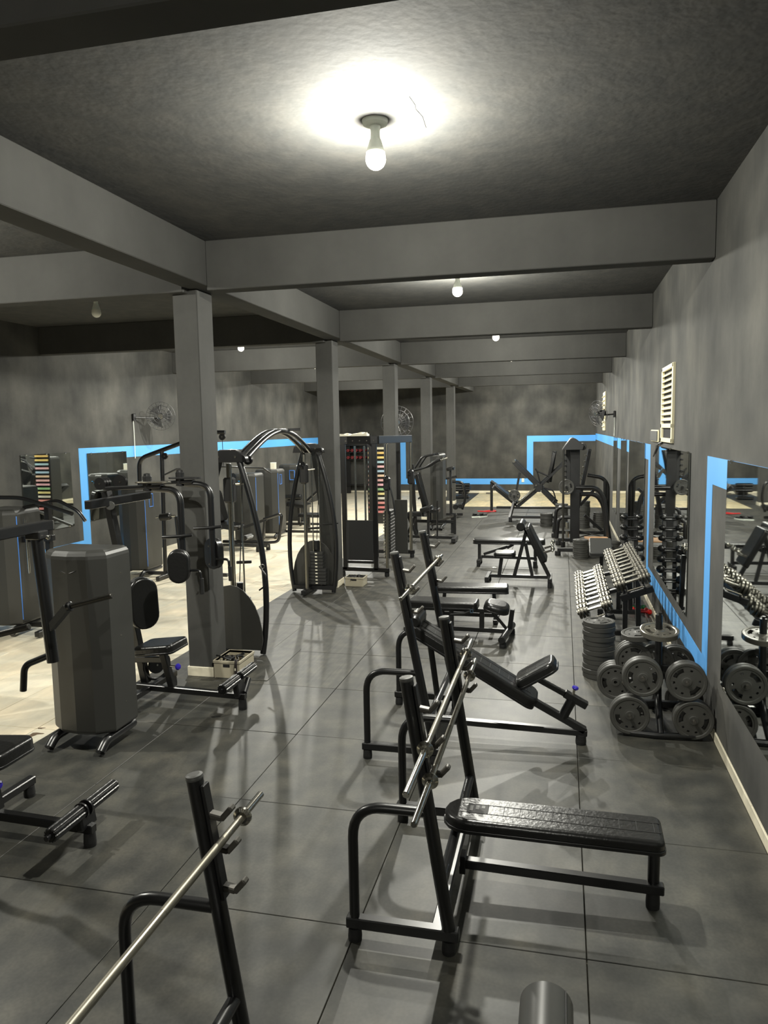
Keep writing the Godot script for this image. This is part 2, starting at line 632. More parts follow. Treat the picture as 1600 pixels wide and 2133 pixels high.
func build_floor():
	var fl := sbox("floor", Vector3(XL, -0.12, ZB), Vector3(XR, -0.016, ZF), M.grout)
	org = Vector3.ZERO
	# rubber mats, about a metre square, butted together
	var xs := [XR - 0.012, 0.12, -0.885, -1.905, -2.905, -3.75]
	var zs := []
	var z := 4.95
	while z > -21.3:
		zs.append(z)
		z -= 1.0
	zs.append(-21.4)
	var cache := {}
	for i in 5:
		for j in zs.size() - 1:
			var w: float = xs[i] - xs[i + 1] - 0.004
			var d: float = zs[j] - zs[j + 1] - 0.004
			var key := "%d_%.3f" % [i, d]
			if not cache.has(key):
				var st := S()
				cbox(st, Transform3D(), Vector3(w, 0.016, d), 0.002)
				cache[key] = st.commit()
			var v = rng.randf()
			# newer smooth mats at the benches, streaky ribbed ones beyond, all the same rubber
			var m = M.mat0
			if zs[j] < -5.5:
				m = M.mat1 if v < 0.5 else M.mat2
			var o := inst("rubber_mat", cache[key], m, fl)
			o.position = Vector3((xs[i] + xs[i + 1]) / 2, -0.008 + rng.randf_range(-0.0008, 0.0008), (zs[j] + zs[j + 1]) / 2)
	for j in 4:
		var st2 := S()
		cbox(st2, Transform3D(), Vector3(0.9, 0.016, 1.12), 0.002)
		var o2 := part("rubber_mat", st2, M.mat1, fl)
		o2.position = Vector3(-3.24, -0.008, -21.97 - j * 1.13)
	# cream floor tiles left of the mats
	var tw := 0.556
	var td := 0.572
	var tm := {}
	var count := 0
	for i in 8:
		var xa: float = -3.929 - (i - 1) * tw
		var xb := xa - tw
		xa = minf(xa, -3.752)
		xb = maxf(xb, XL)
		if xa - xb < 0.05:
			continue
		var k := 0
		while true:
			var za: float = -1.93 + 6 * td - k * td
			var zb := za - td
			k += 1
			if za < ZB + 0.1:
				break
			zb = maxf(zb, ZB)
			var key2 := "%.3f_%.3f" % [xa - xb, za - zb]
			if not tm.has(key2):
				var st3 := S()
				cbox(st3, Transform3D(), Vector3(xa - xb - 0.005, 0.012, za - zb - 0.005), 0.0015)
				tm[key2] = st3.commit()
			var o3 := inst("floor_tile", tm[key2], M.tile if rng.randf() < 0.6 else M.tile_b, fl)
			o3.position = Vector3((xa + xb) / 2, -0.014, (za + zb) / 2)
			count += 1
	# brown dried stains on the tiles beside the mats
	for s in [[-3.93, -4.62, 0.10, 0.035, 0.5], [-3.86, -4.70, 0.05, 0.02, 0.2], [-3.98, -4.52, 0.06, 0.025, 0.8], [-3.90, -4.80, 0.03, 0.012, 0.3]]:
		var blob := []
		for k in 14:
			var a := TAU * k / 14
			var w := 1.0 + 0.22 * sin(a * 3.0 + s[4] * 7.0)
			blob.append(Vector2(cos(a) * s[2] * w, sin(a) * s[3] * w))
		var st5 := S()
		slab(st5, Transform3D(Basis(Vector3.UP, s[4]), Vector3(s[0], -0.0085, s[1])), blob, 0.0011, 0.0)
		part("stain", st5, M.stain, fl)
	# the bare tiled end of the hall, past the last mats
	var fb := struct_root("floor_back")
	for i in 7:
		for k in 8:
			var st4 := S()
			cbox(st4, Transform3D(), Vector3(0.549, 0.012, 0.57), 0.0015)
			var o4 := part("floor_tile", st4, M.tile_back, fb)
			o4.position = Vector3(1.066 - 0.275 - i * 0.5505, -0.012, -21.41 - 0.286 - k * 0.573)

func paint(called: String, lo: Vector3, hi: Vector3):
	var st := S()
	cbox(st, Transform3D(Basis(), (lo + hi) * 0.5), hi - lo, 0.0)
	part(called, st, M.blue)

func build_wall_paint():
	var e := 0.0025
	struct_root("trim_1")   # right wall band dips below the second mirror
	var x0 := XR - e
	paint("painted_band", Vector3(x0, 1.8, ZB), Vector3(XR, 2.0, -9.93))
	paint("painted_band", Vector3(x0, 0.28, -10.13), Vector3(XR, 1.8, -9.93))
	paint("painted_band", Vector3(x0, 0.28, -9.93), Vector3(XR, 0.45, -6.12))
	paint("painted_band", Vector3(x0, 0.28, -6.12), Vector3(XR, 1.8, -5.9))
	paint("painted_band", Vector3(x0, 1.8, -6.12), Vector3(XR, 2.0, -1.0))
	struct_root("trim_2")   # back wall
	paint("painted_band", Vector3(-1.17, 1.75, ZB), Vector3(XR, 1.95, ZB + e))
	paint("painted_band", Vector3(-1.17, 0.3, ZB), Vector3(-0.96, 1.75, ZB + e))
	paint("painted_band", Vector3(-5.38, 0.3, ZB), Vector3(-1.17, 0.5, ZB + e))
	paint("painted_band", Vector3(-5.6, 0.3, ZB), Vector3(-5.38, 1.95, ZB + e))
	struct_root("trim_3")   # left wall
	paint("painted_band", Vector3(XL, 1.82, ZB), Vector3(XL + e, 2.02, -10.8))
	paint("painted_band", Vector3(XL, 0.3, -11.0), Vector3(XL + e, 1.82, -10.8))
	paint("painted_band", Vector3(XL, 0.28, -10.8), Vector3(XL + e, 0.5, -3.0))

func wall_mirror(right: bool, za: float, zb: float, y0: float, y1: float, label: String):
	lift = 0.0
	var x := XR if right else XL
	var s := -1.0 if right else 1.0
	thing("wall_mirror", label, "mirror", Vector3(x + s * 0.012, y0, (za + zb) / 2), "frameless mirrors on the walls")
	X("glass", Vector3(x + s * 0.009, (y0 + y1) / 2, (za + zb) / 2), Vector3(0.006, y1 - y0, za - zb), M.mirror, 0.001)
	for zz in [za - 0.12, (za + zb) / 2, zb + 0.12]:
		for yy in [y0 + 0.004, y1 - 0.004]:
			X("clip", Vector3(x + s * 0.010, yy, zz), Vector3(0.016, 0.02, 0.03), M.chrome, 0.003)

func build_mirrors():
	wall_mirror(true, -1.6, -5.36, 0.47, 2.0, "long frameless wall mirror beside the plate tree, its edge on the wide blue patch")
	wall_mirror(true, -6.88, -9.33, 0.57, 2.0, "tall wall mirror framed by the dipping blue band, behind the dumbbell rack")
	wall_mirror(true, -10.5, -12.93, 0.46, 2.0, "wall mirror past the thin blue upright, between vent and fan")
	wall_mirror(true, -13.4, -14.7, 0.46, 2.0, "narrow wall mirror beside the hack machine, before the wall fan")
	wall_mirror(true, -15.7, -16.8, 0.46, 2.0, "narrow wall mirror directly under the wall fan")
	wall_mirror(false, -9.43, -10.57, 0.78, 1.96, "square wall mirror on bare grey wall next to the blue frame corner")
	wall_mirror(false, -11.0, -12.17, 0.8, 1.93, "square wall mirror hung over the corner of the blue band")

func fan(center: Vector3, facing: Vector3, mount: Vector3, label: String, r := 0.3, cord := 0.0):
	lift = 0.0
	thing("wall_fan", label, "fan", mount, "oscillating fans high on the walls")
	facing = facing.normalized()
	var xf := frame(center, facing)
	# wire guard: rings and spokes, front and back
	var st := S()
	var wr := 0.0035 if r < 0.3 else 0.0055
	for q in [[0.25, 0.075], [0.5, 0.068], [0.75, 0.05], [1.0, 0.0], [0.75, -0.06], [0.45, -0.075]]:
		var ring := []
		for i in 33:
			var a = TAU * i / 32
			ring.append(xf * Vector3(cos(a) * r * q[0], q[1], sin(a) * r * q[0]))
		tube(st, ring, wr, 5)
	for i in 20:
		var a = TAU * i / 20
		var d := Vector3(cos(a), 0, sin(a)) * r
		tube(st, [xf * (d * 0.12 + Vector3(0, 0.078, 0)), xf * (d * 0.6 + Vector3(0, 0.063, 0)), xf * d, xf * (d * 0.6 + Vector3(0, -0.07, 0)), xf * (d * 0.2 + Vector3(0, -0.08, 0))], wr * 0.7, 4)
	part("wire_guard", st, M.wire)
	cyl("guard_badge", xf * Vector3(0, 0.07, 0), xf * Vector3(0, 0.086, 0), 0.045, M.chrome)
	# blades
	for k in 3:
		var st2 := S()
		var a0 = TAU * k / 3.0
		var rows := []
		for i in 7:
			var t = i / 6.0
			var rad = lerpf(0.04, r * 0.86, t)
			var w0 = a0 - 0.42 - 0.22 * t
			var w1 = a0 + 0.42 + 0.25 * sin(t * 2.0)
			rows.append([xf * Vector3(cos(w0) * rad, -0.022, sin(w0) * rad), xf * Vector3(cos(w1) * rad, 0.026, sin(w1) * rad)])
		for i in 6:
			fquad(st2, rows[i][0], rows[i][1], rows[i + 1][1], rows[i + 1][0], facing)
			var off := -facing * 0.003
			fquad(st2, rows[i][0] + off, rows[i][1] + off, rows[i + 1][1] + off, rows[i + 1][0] + off, -facing)
		part("blade", st2, M.blade)
	cyl("hub", xf * Vector3(0, -0.04, 0), xf * Vector3(0, 0.045, 0), 0.045, M.metal2)
	cyl("motor", xf * Vector3(0, -0.19, 0), xf * Vector3(0, -0.06, 0), 0.062, M.metal, null, 20, 0.02)
	var back := xf * Vector3(0, -0.15, 0)
	T("arm", fillet([back, Vector3(back.x, back.y - 0.05, back.z), mount], 0.03), 0.016, M.metal)
	X("wall_plate", mount, Vector3(0.05, 0.14, 0.08), M.metal, 0.01)
	if cord > 0:
		T("cord", [mount + Vector3(0, -0.05, 0.03), mount + Vector3(0.005, -cord * 0.4, 0.035), mount + Vector3(0, -cord, 0.03)], 0.008, M.white_plastic, null, 6)

func build_wall_items():
	fan(Vector3(-7.28, 2.56, -12.72), Vector3(0.45, -0.05, 1.0), Vector3(-7.67, 2.54, -12.45), "wall fan on the long tiled side, its white cord hanging to the blue band", 0.26, 0.75)
	fan(Vector3(0.72, 2.5, -16.4), Vector3(-0.75, -0.12, 0.65), Vector3(1.05, 2.48, -16.4), "wall fan on the mirror side, turned into the hall above the leg machines", 0.27, 0.45)
	fan(Vector3(-3.19, 2.38, -14.62), Vector3(0.35, -0.05, 1.0), Vector3(-3.2, 2.36, -14.42), "fan fixed behind the third column, guard showing on both sides of it", 0.32)
	# ventilation opening of concrete louvres
	var w := struct_root("window_1")
	var z0 := -7.93
	var z1 := -8.79
	var y0 := 2.06
	var y1 := 2.85
	for q in [[Vector3(XR - 0.012, y0, z0 - 0.03), Vector3(XR - 0.012, y1, z0 - 0.03), 0.05], [Vector3(XR - 0.012, y0, z1 + 0.03), Vector3(XR - 0.012, y1, z1 + 0.03), 0.05]]:
		var st := S()
		beam(st, q[0], q[1], 0.06, 0.03, 0.004)
		part("frame_upright", st, M.cream)
	for yy in [y0 + 0.02, y1 - 0.02, y0 + 0.17]:
		var st := S()
		beam(st, Vector3(XR - 0.012, yy, z0), Vector3(XR - 0.012, yy, z1), 0.03, 0.045, 0.004)
		part("frame_rail", st, M.cream)
	var st5 := S()
	cbox(st5, Transform3D(Basis(), Vector3(XR - 0.001, (y0 + y1) / 2, (z0 + z1) / 2)), Vector3(0.004, y1 - y0 - 0.02, z0 - z1 - 0.04), 0.0)
	part("dark_opening", st5, M.dark_void)
	for i in 10:
		var yy = y0 + 0.24 + i * 0.058
		var st := S()
		var xf := Transform3D(Basis(Vector3(0, 0, 1), 0.7), Vector3(XR - 0.012, yy, (z0 + z1) / 2))
		cbox(st, xf, Vector3(0.05, 0.012, z0 - z1 - 0.1), 0.003)
		part("louvre", st, M.cream)
	var w2 := struct_root("window_2")
	var st6 := S()
	cbox(st6, Transform3D(Basis(), Vector3(XR - 0.015, 2.62, -20.6)), Vector3(0.03, 1.0, 1.0), 0.006)
	part("frame_panel", st6, M.cream)
	for i in 8:
		var st := S()
		cbox(st, Transform3D(Basis(Vector3(0, 0, 1), 0.7), Vector3(XR - 0.036, 2.24 + i * 0.11, -20.6)), Vector3(0.06, 0.014, 0.9), 0.003)
		part("louvre", st, M.cream)
	lift = 0.0
	thing("junction_box", "small cream-edged grey cover on the wall beside the ventilation opening", "electrical box", Vector3(XR - 0.01, 2.05, -9.35))
	X("cover", Vector3(XR - 0.012, 2.115, -9.4), Vector3(0.02, 0.14, 0.7), M.cream, 0.006)
	X("cover_face", Vector3(XR - 0.026, 2.115, -9.4), Vector3(0.01, 0.115, 0.66), M.post_cap, 0.003)
	T("cable", [Vector3(XR - 0.01, 2.05, -8.75), Vector3(XR - 0.014, 2.03, -9.0), Vector3(XR - 0.02, 1.96, -9.2), Vector3(XR - 0.018, 1.87, -9.45)], 0.008, M.metal, null, 6)
	thing("wall_socket", "small white socket plate on the blue band of the end wall", "socket", Vector3(-1.3, 0.42, ZB + 0.005))
	X("plate", Vector3(-1.3, 0.44, ZB + 0.012), Vector3(0.09, 0.13, 0.014), M.white_plastic, 0.004)
	X("outlet", Vector3(-1.3, 0.44, ZB + 0.021), Vector3(0.04, 0.04, 0.006), M.white_plastic, 0.002)
	# hairline crack in the ceiling plaster
	thing("ceiling_crack", "thin dark crack in the ceiling plaster beside the first bulb", "crack", Vector3(-0.73, YC - 0.001, -4.0))
	T("crack_line", [Vector3(-0.745, YC - 0.0008, -3.8), Vector3(-0.735, YC - 0.0008, -3.9), Vector3(-0.742, YC - 0.0008, -3.95), Vector3(-0.725, YC - 0.0008, -4.05), Vector3(-0.733, YC - 0.0008, -4.2)], 0.0012, M.dark_void, null, 5)

# ------------------------------------------------------------------ press racks and barbells
func press_rack(label: String, xb: float, xt: float, h: float, z0: float, z1: float, lx: float, ly: float, hooks: Array) -> Node3D:
	lift = 0.0
	var t := thing("bench_press", label, "bench", Vector3(xb, 0, (z0 + z1) / 2))
	var px := func(y: float) -> float:
		return lerpf(xb, xt, (y - 0.1) / (h - 0.1))
	for z in [z0, z1]:
		B("base_bar", Vector3(lx - 0.035, 0.087, z), Vector3(xb + 0.045, 0.087, z), 0.05, 0.05, M.metal)
		foot(lx, z); foot(xb, z)
		var p := T("upright", [Vector3(xb, 0.108, z), Vector3(xt, h, z)], 0.029, M.metal, null, 18)
		var axis := Vector3(xt - xb, h - 0.1, 0).normalized()
		L("end_cap", frame(Vector3(xt, h, z), axis), [Vector2(0.029, -0.012), Vector2(0.0305, -0.006), Vector2(0.029, 0.003), Vector2(0.02, 0.006), Vector2(0, 0.0065)], M.post_cap, 20, p)
		T("side_loop", fillet([Vector3(lx, 0.108, z), Vector3(lx, ly, z), Vector3(px.call(ly), ly, z)], 0.15, 8), 0.0225, M.metal, null, 14)
		var y0: float = hooks[-1] - 0.06
		var off := Vector3(0.032, 0.004, 0)
		var sb := S()
		beam(sb, Vector3(px.call(y0), y0, z) + off, Vector3(px.call(h - 0.03), h - 0.03, z) + off, 0.012, 0.044, 0.002, Vector3(0, 0, 1))
		part("hook_plate", sb, M.metal2)
		for hy in hooks:
			var hp := Vector3(px.call(hy) + 0.036, hy, z)
			var st := S()
			beam(st, hp + Vector3(-0.004, -0.014, 0), hp + Vector3(0.047, -0.022, 0), 0.034, 0.020, 0.004)
			beam(st, hp + Vector3(0.042, -0.027, 0), hp + Vector3(0.083, 0.020, 0), 0.034, 0.020, 0.005)
			part("bar_hook", st, M.hook)
	T("cross_tube", [Vector3(px.call(0.3), 0.3, z0), Vector3(px.call(0.3), 0.3, z1)], 0.024, M.metal)
	B("cross_bar", Vector3(xb - 0.055, 0.087, z0), Vector3(xb - 0.055, 0.087, z1), 0.045, 0.045, M.metal)
	return t

func barbell(x: float, y: float, za: float, zb: float, ca: float, cb: float, label: String, r := 0.0125):
	lift = 0.0
	thing("barbell", label, "barbell", Vector3(x, y, (za + zb) / 2), "barbells resting on the press racks")
	T("shaft", [Vector3(x, y, ca), Vector3(x, y, cb)], r, M.steel, null, 16)
	for q in [[ca, za], [cb, zb]]:
		var s := signf(q[1] - q[0])
		cyl("sleeve", Vector3(x, y, q[0]), Vector3(x, y, q[1]), r * 1.02, M.chrome, null, 18, 0.003)
		L("collar", frame(Vector3(x, y, q[0] + s * 0.004), Vector3(0, 0, s)), [Vector2(r, -0.012), Vector2(0.022, -0.012), Vector2(0.033, -0.006), Vector2(0.034, 0.004), Vector2(0.022, 0.012), Vector2(r, 0.014)], M.chrome, 22)
	# knurled grip zones, a touch thicker and duller
	var l := cb - ca
	for q in [[0.1, 0.42], [0.58, 0.9]]:
		T("knurled_grip", [Vector3(x, y, ca + l * q[0]), Vector3(x, y, ca + l * q[1])], r * 1.03, M.steel_grip, null, 16)

func stitches(xf: Transform3D, l: float, w: float, t: float, rows: Array, n: int):
	var st := S()
	for z in rows:
		tube(st, [xf * Vector3(-l / 2 + 0.05, t, z), xf * Vector3(l / 2 - 0.03, t, z)], 0.0016, 5)
	for i in n:
		var x = lerpf(-l / 2 + 0.1, l / 2 - 0.06, i / float(n - 1))
		tube(st, [xf * Vector3(x, t, rows[0]), xf * Vector3(x, t, rows[-1])], 0.0014, 5)
	part("stitching", st, M.stitch)

func pad(called: String, xf: Transform3D, l: float, w: float, r: float, t: float, bev := 0.025, board := true):
	D(called, xf, rrect(l, w, r, 6), t, bev, M.vinyl, null, 0.006)
	if board:
		D("pad_board", xf * Transform3D(Basis(), Vector3(0, -0.016, 0)), rrect(l + 0.006, w + 0.006, r + 0.003, 6), 0.018, 0.004, M.metal, null, 0.004)

func build_press_racks():
	var flat := press_rack("bench press with a flat quilted black bench and two barbells on its uprights", -0.455, -0.626, 1.208, -2.97, -4.0, -0.873, 0.625, [1.095, 0.945, 0.82])
	barbell(-0.522, 0.968, -2.44, -4.4, -2.83, -4.12, "upper steel barbell of two on the flat bench rack")
	barbell(-0.503, 0.838, -2.48, -4.44, -2.83, -4.13, "lower steel barbell of two on the flat bench rack")
	var incl := press_rack("bench press with inclined quilted back pad, tilted seat and purple knob", -0.82, -1.075, 1.432, -4.77, -5.8, -1.283, 0.62, [1.33, 1.185, 1.055])
	barbell(-0.962, 1.2, -4.43, -6.06, -4.73, -5.85, "steel barbell on the incline bench rack")
	var decl := press_rack("low decline bench press with one bar and a thick grey foam roller", -1.05, -1.2, 1.09, -1.17, -2.2, -1.5, 0.625, [0.974, 0.86, 0.72])
	barbell(-1.092, 0.885, -0.56, -2.5, -1.03, -2.33, "single steel barbell on the low decline bench rack", 0.0135)

	# flat bench
	cur = flat
	org = flat.position
	var poly := []
	for i in 9:
		var a = PI * 0.5 + PI * i / 8.0
		poly.append(Vector2(-0.40 + 0.13 * cos(a), 0.125 * sin(a)))
	for q in [[0.475, -0.085, 1.5], [0.475, 0.085, 2.0]]:
		for i in 5:
			var a = PI * (q[2] + 0.5 * i / 4.0)
			poly.append(Vector2(q[0] - 0.04 + 0.04 * cos(a), q[1] + 0.04 * sin(a)))
	var xf := Transform3D(Basis(Vector3.UP, deg_to_rad(-1.0)), Vector3(-0.012, 0.362, -3.44))
	D("cushion", xf, poly, 0.048, 0.024, M.vinyl, null, 0.006)
	var poly2 := []
	for p in poly:
		poly2.append(p * 1.012)
	D("pad_board", xf * Transform3D(Basis(), Vector3(0, -0.018, 0)), poly2, 0.02, 0.005, M.metal, null, 0.005)
	stitches(xf, 0.99, 0.25, 0.0483, [-0.045, 0.04], 12)
	D("print_patch", xf * Transform3D(Basis(), Vector3(-0.37, 0.0475, 0.0)), rrect(0.1, 0.08, 0.008, 3), 0.002, 0.0, M.stitch)
	for k in 3:
		X("print_mark", xf * Vector3(-0.40 + k * 0.028, 0.05, -0.01 * k), Vector3(0.016, 0.001, 0.05 - 0.012 * k), M.post_cap, 0.0)
	B("lower_rail", Vector3(-0.46, 0.128, -3.45), Vector3(0.475, 0.108, -3.45), 0.05, 0.045, M.metal)
	T("front_leg", [Vector3(0.43, 0.05, -3.47), Vector3(0.43, 0.35, -3.46)], 0.027, M.metal, null, 18)
	foot(0.43, -3.47, 0.031, 0.085)
	T("head_post", [Vector3(-0.47, 0.3, -3.45), Vector3(-0.47, 0.35, -3.45)], 0.024, M.metal)
	X("head_bracket", Vector3(-0.455, 0.128, -3.45), Vector3(0.03, 0.09, 0.075), M.metal, 0.004)

	# incline bench
	cur = incl
	org = incl.position
	var a0 := Vector3(-0.18, 0.315, -5.28)
	var a1 := Vector3(-1.07, 0.835, -5.28)
	var d := (a1 - a0).normalized()
	var nrm := Vector3(d.y, -d.x, 0)
	if nrm.y < 0:
		nrm = -nrm
	xf = frame((a0 + a1) * 0.5 - nrm * 0.035, nrm, -d)
	pad("back_cushion", xf, a0.distance_to(a1) + 0.04, 0.27, 0.07, 0.07)
	stitches(xf, 1.0, 0.27, 0.0705, [-0.06, 0.06], 12)
	cyl("head_roll", a1 + nrm * 0.03 + Vector3(0.03, 0, 0.13), a1 + nrm * 0.03 + Vector3(0.03, 0, -0.13), 0.05, M.vinyl, null, 20, 0.015)
	var s0 := Vector3(-0.285, 0.41, -5.28)
	var s1 := Vector3(-0.02, 0.575, -5.28)
	var sd := (s1 - s0).normalized()
	var sn := Vector3(-sd.y, sd.x, 0)
	xf = frame((s0 + s1) * 0.5, sn, sd)
	pad("seat_cushion", xf, 0.31, 0.25, 0.06, 0.06)
	stitches(xf, 0.31, 0.25, 0.0605, [-0.05, 0.05], 3)
	B("base_rail", Vector3(-0.86, 0.105, -5.28), Vector3(0.19, 0.085, -5.28), 0.05, 0.045, M.metal)
	B("slope_rail", Vector3(0.175, 0.10, -5.28), Vector3(-1.02, 0.735, -5.28), 0.05, 0.05, M.metal)
	B("seat_arm", Vector3(-0.17, 0.465, -5.28), Vector3(0.14, 0.305, -5.28), 0.038, 0.038, M.metal)
	B("arm_sleeve", Vector3(0.03, 0.365, -5.28), Vector3(0.185, 0.283, -5.28), 0.052, 0.052, M.metal)
	T("arm_post", [Vector3(0.02, 0.19, -5.28), Vector3(0.085, 0.325, -5.28)], 0.035, M.metal)
	for k in 5:
		var hp := Vector3(-0.13 + k * 0.035, 0.464 - k * 0.018, -5.28)
		cyl("adjust_hole", hp, hp + Vector3(0.0013, 0.0026, 0), 0.006, M.steel, null, 10, 0.0005)
	cyl("knob_stem", Vector3(0.085, 0.35, -5.28), Vector3(0.10, 0.395, -5.28), 0.009, M.chrome, null, 12, 0.002)
	L("adjust_knob", frame(Vector3(0.10, 0.392, -5.28), Vector3(0.3, 1, 0)), [Vector2(0, 0), Vector2(0.016, 0.004), Vector2(0.024, 0.014), Vector2(0.02, 0.026), Vector2(0, 0.03)], M.knob, 18)
	foot(0.147, -5.28, 0.036, 0.07)
	T("rear_strut", [Vector3(-0.86, 0.13, -5.28), Vector3(-0.93, 0.68, -5.28)], 0.022, M.metal)

	# decline bench: only the roller at its foot end shows
	cur = decl
	org = decl.position
	cyl("leg_roller", Vector3(-0.028, 0.70, -1.91), Vector3(-0.028, 0.70, -1.46), 0.07, M.vinyl_grey, null, 36, 0.016)
	B("roller_seam", Vector3(0.022, 0.7505, -1.895), Vector3(0.022, 0.7505, -1.475), 0.003, 0.003, M.stitch, null, 0.0005)
	T("roller_axle", [Vector3(-0.028, 0.70, -1.95), Vector3(-0.028, 0.70, -1.42)], 0.014, M.chrome)
	B("roller_post", Vector3(-0.028, 0.10, -1.69), Vector3(-0.028, 0.62, -1.69), 0.05, 0.05, M.metal)
	B("base_rail", Vector3(-1.0, 0.09, -1.69), Vector3(0.0, 0.09, -1.69), 0.05, 0.05, M.metal)
	foot(-0.03, -1.69, 0.033, 0.07)
	xf = frame(Vector3(-0.66, 0.42, -1.69), Vector3(-0.22, 1, 0), Vector3(1, 0.22, 0))
	pad("cushion", xf, 0.9, 0.28, 0.06, 0.07)
	B("cushion_post", Vector3(-0.66, 0.1, -1.69), Vector3(-0.66, 0.4, -1.69), 0.05, 0.05, M.metal)

func build_benches():
	lift = 0.0
	# low flat bench with a foot bar
	thing("adjustable_bench", "grey-topped bench with separate wedge seat and thick foot bar, behind the incline rack", "bench", Vector3(-1.0, 0, -7.95))
	pad("back_cushion", Transform3D(Basis(), Vector3(-1.25, 0.32, -7.97)), 0.76, 0.27, 0.04, 0.065)
	pad("wedge_seat", frame(Vector3(-0.665, 0.33, -7.86), Vector3(0.22, 1, 0.1), Vector3(1, -0.22, 0)), 0.27, 0.27, 0.1, 0.07, 0.05)
	B("top_rail", Vector3(-1.5, 0.29, -7.95), Vector3(-0.6, 0.285, -7.92), 0.045, 0.045, M.metal)
	for x in [-1.47, -1.16, -0.83]:
		B("post", Vector3(x, 0.06, -7.95), Vector3(x, 0.29, -7.95), 0.05, 0.05, M.metal)
	B("base_rail", Vector3(-1.5, 0.075, -7.95), Vector3(-0.55, 0.07, -7.93), 0.05, 0.045, M.metal)
	B("end_post", Vector3(-0.535, 0.06, -7.93), Vector3(-0.50, 0.32, -7.9), 0.05, 0.05, M.metal)
	B("brace", Vector3(-0.72, 0.28, -7.93), Vector3(-0.56, 0.09, -7.93), 0.03, 0.03, M.metal)
	cyl("foot_bar", Vector3(-0.585, 0.085, -7.5), Vector3(-0.515, 0.085, -8.15), 0.036, M.metal, null, 20, 0.004)
	foot(-0.575, -7.55, 0.035, 0.05); foot(-0.52, -8.1, 0.035, 0.05)
	B("rear_foot", Vector3(-1.48, 0.05, -7.75), Vector3(-1.48, 0.05, -8.15), 0.05, 0.05, M.metal)
	T("adjust_lever", [Vector3(-1.15, 0.25, -7.85), Vector3(-1.0, 0.275, -7.8), Vector3(-0.93, 0.31, -7.78)], 0.016, M.metal)
	L("lever_end", frame(Vector3(-0.93, 0.31, -7.785), Vector3(0.6, 0.2, 0.8)), [Vector2(0.01, 0), Vector2(0.022, 0), Vector2(0.022, 0.02), Vector2(0.01, 0.02)], M.chrome, 16)
	# plain flat bench behind it
	thing("flat_bench", "plain flat black bench with a worn pale top behind the wedge-seat bench", "bench", Vector3(-1.0, 0, -8.6))
	var xf := Transform3D(Basis(Vector3.UP, deg_to_rad(4)), Vector3(-1.01, 0.36, -8.6))
	pad("cushion", xf, 0.84, 0.27, 0.04, 0.065)
	for x in [-1.36, -0.73]:
		B("leg", Vector3(x, 0.06, -8.6), Vector3(x - 0.03 * signf(x + 1.0), 0.35, -8.6), 0.05, 0.04, M.metal)
		B("foot_rail", Vector3(x, 0.035, -8.42), Vector3(x, 0.035, -8.78), 0.05, 0.05, M.metal)
	B("base_rail", Vector3(-1.36, 0.07, -8.6), Vector3(-0.73, 0.07, -8.6), 0.045, 0.045, M.metal)

	# preacher curl bench
	var z := -10.74
	thing("preacher_bench", "preacher curl bench with steep arm pad, small seat and zigzag bar behind", "bench", Vector3(-0.6, 0, z))
	B("base_rail", Vector3(-1.0, 0.115, z), Vector3(-0.17, 0.115, z), 0.05, 0.045, M.metal)
	for x in [-1.03, -0.155]:
		B("cross_foot", Vector3(x, 0.105, z - 0.24), Vector3(x, 0.105, z + 0.24), 0.055, 0.06, M.metal2 if x < -1 else M.metal)
		for s in [-0.21, 0.21]:
			foot(x, z + s, 0.028, 0.075)
	B("front_strut", Vector3(-0.655, 0.12, z), Vector3(-0.48, 0.80, z), 0.05, 0.05, M.metal)
	B("rear_strut", Vector3(-0.16, 0.12, z), Vector3(-0.52, 0.84, z), 0.05, 0.05, M.metal)
	B("inner_strut", Vector3(-0.40, 0.12, z), Vector3(-0.50, 0.60, z), 0.045, 0.045, M.metal)
	xf = frame(Vector3(-0.36, 0.60, z), Vector3(0.89, 0.45, 0), Vector3(0.45, -0.89, 0))
	pad("arm_cushion", xf, 0.56, 0.46, 0.04, 0.055)
	cyl("top_roll", Vector3(-0.555, 0.86, z - 0.25), Vector3(-0.555, 0.86, z + 0.25), 0.06, M.vinyl, null, 22, 0.015)
	pad("seat_cushion", Transform3D(Basis(), Vector3(-0.79, 0.42, z)), 0.3, 0.3, 0.05, 0.055)
	B("seat_post", Vector3(-0.87, 0.12, z), Vector3(-0.83, 0.42, z), 0.05, 0.05, M.metal)
	cyl("seat_pin", Vector3(-0.9, 0.23, z), Vector3(-0.97, 0.23, z), 0.012, M.chrome, null, 12, 0.002)
	for s in [-0.2, 0.2]:
		B("bar_rest", Vector3(-0.24, 0.50, z + s), Vector3(-0.12, 0.54, z + s), 0.03, 0.03, M.hook)
	lift = 0.0
	thing("curl_bar", "zigzag chrome curl bar resting behind the preacher bench", "barbell", Vector3(-0.13, 0.57, z))
	T("bar", fillet([Vector3(-0.115, 0.575, z - 0.55), Vector3(-0.115, 0.575, z - 0.25), Vector3(-0.15, 0.60, z - 0.17), Vector3(-0.105, 0.56, z - 0.07), Vector3(-0.14, 0.6, z), Vector3(-0.105, 0.56, z + 0.07), Vector3(-0.15, 0.60, z + 0.17), Vector3(-0.115, 0.575, z + 0.25), Vector3(-0.115, 0.575, z + 0.55)], 0.03), 0.0125, M.chrome)
	for s in [-0.33, 0.33]:
		L("collar", frame(Vector3(-0.115, 0.575, z + s), Vector3(0, 0, 1)), [Vector2(0.012, -0.01), Vector2(0.03, -0.006), Vector2(0.03, 0.006), Vector2(0.012, 0.01)], M.chrome, 18)

	# long flat bench behind the preacher bench
	z = -12.2
	thing("flat_bench", "long flat bench with shiny worn top and sloping brace, past the preacher bench", "bench", Vector3(-0.85, 0, z))
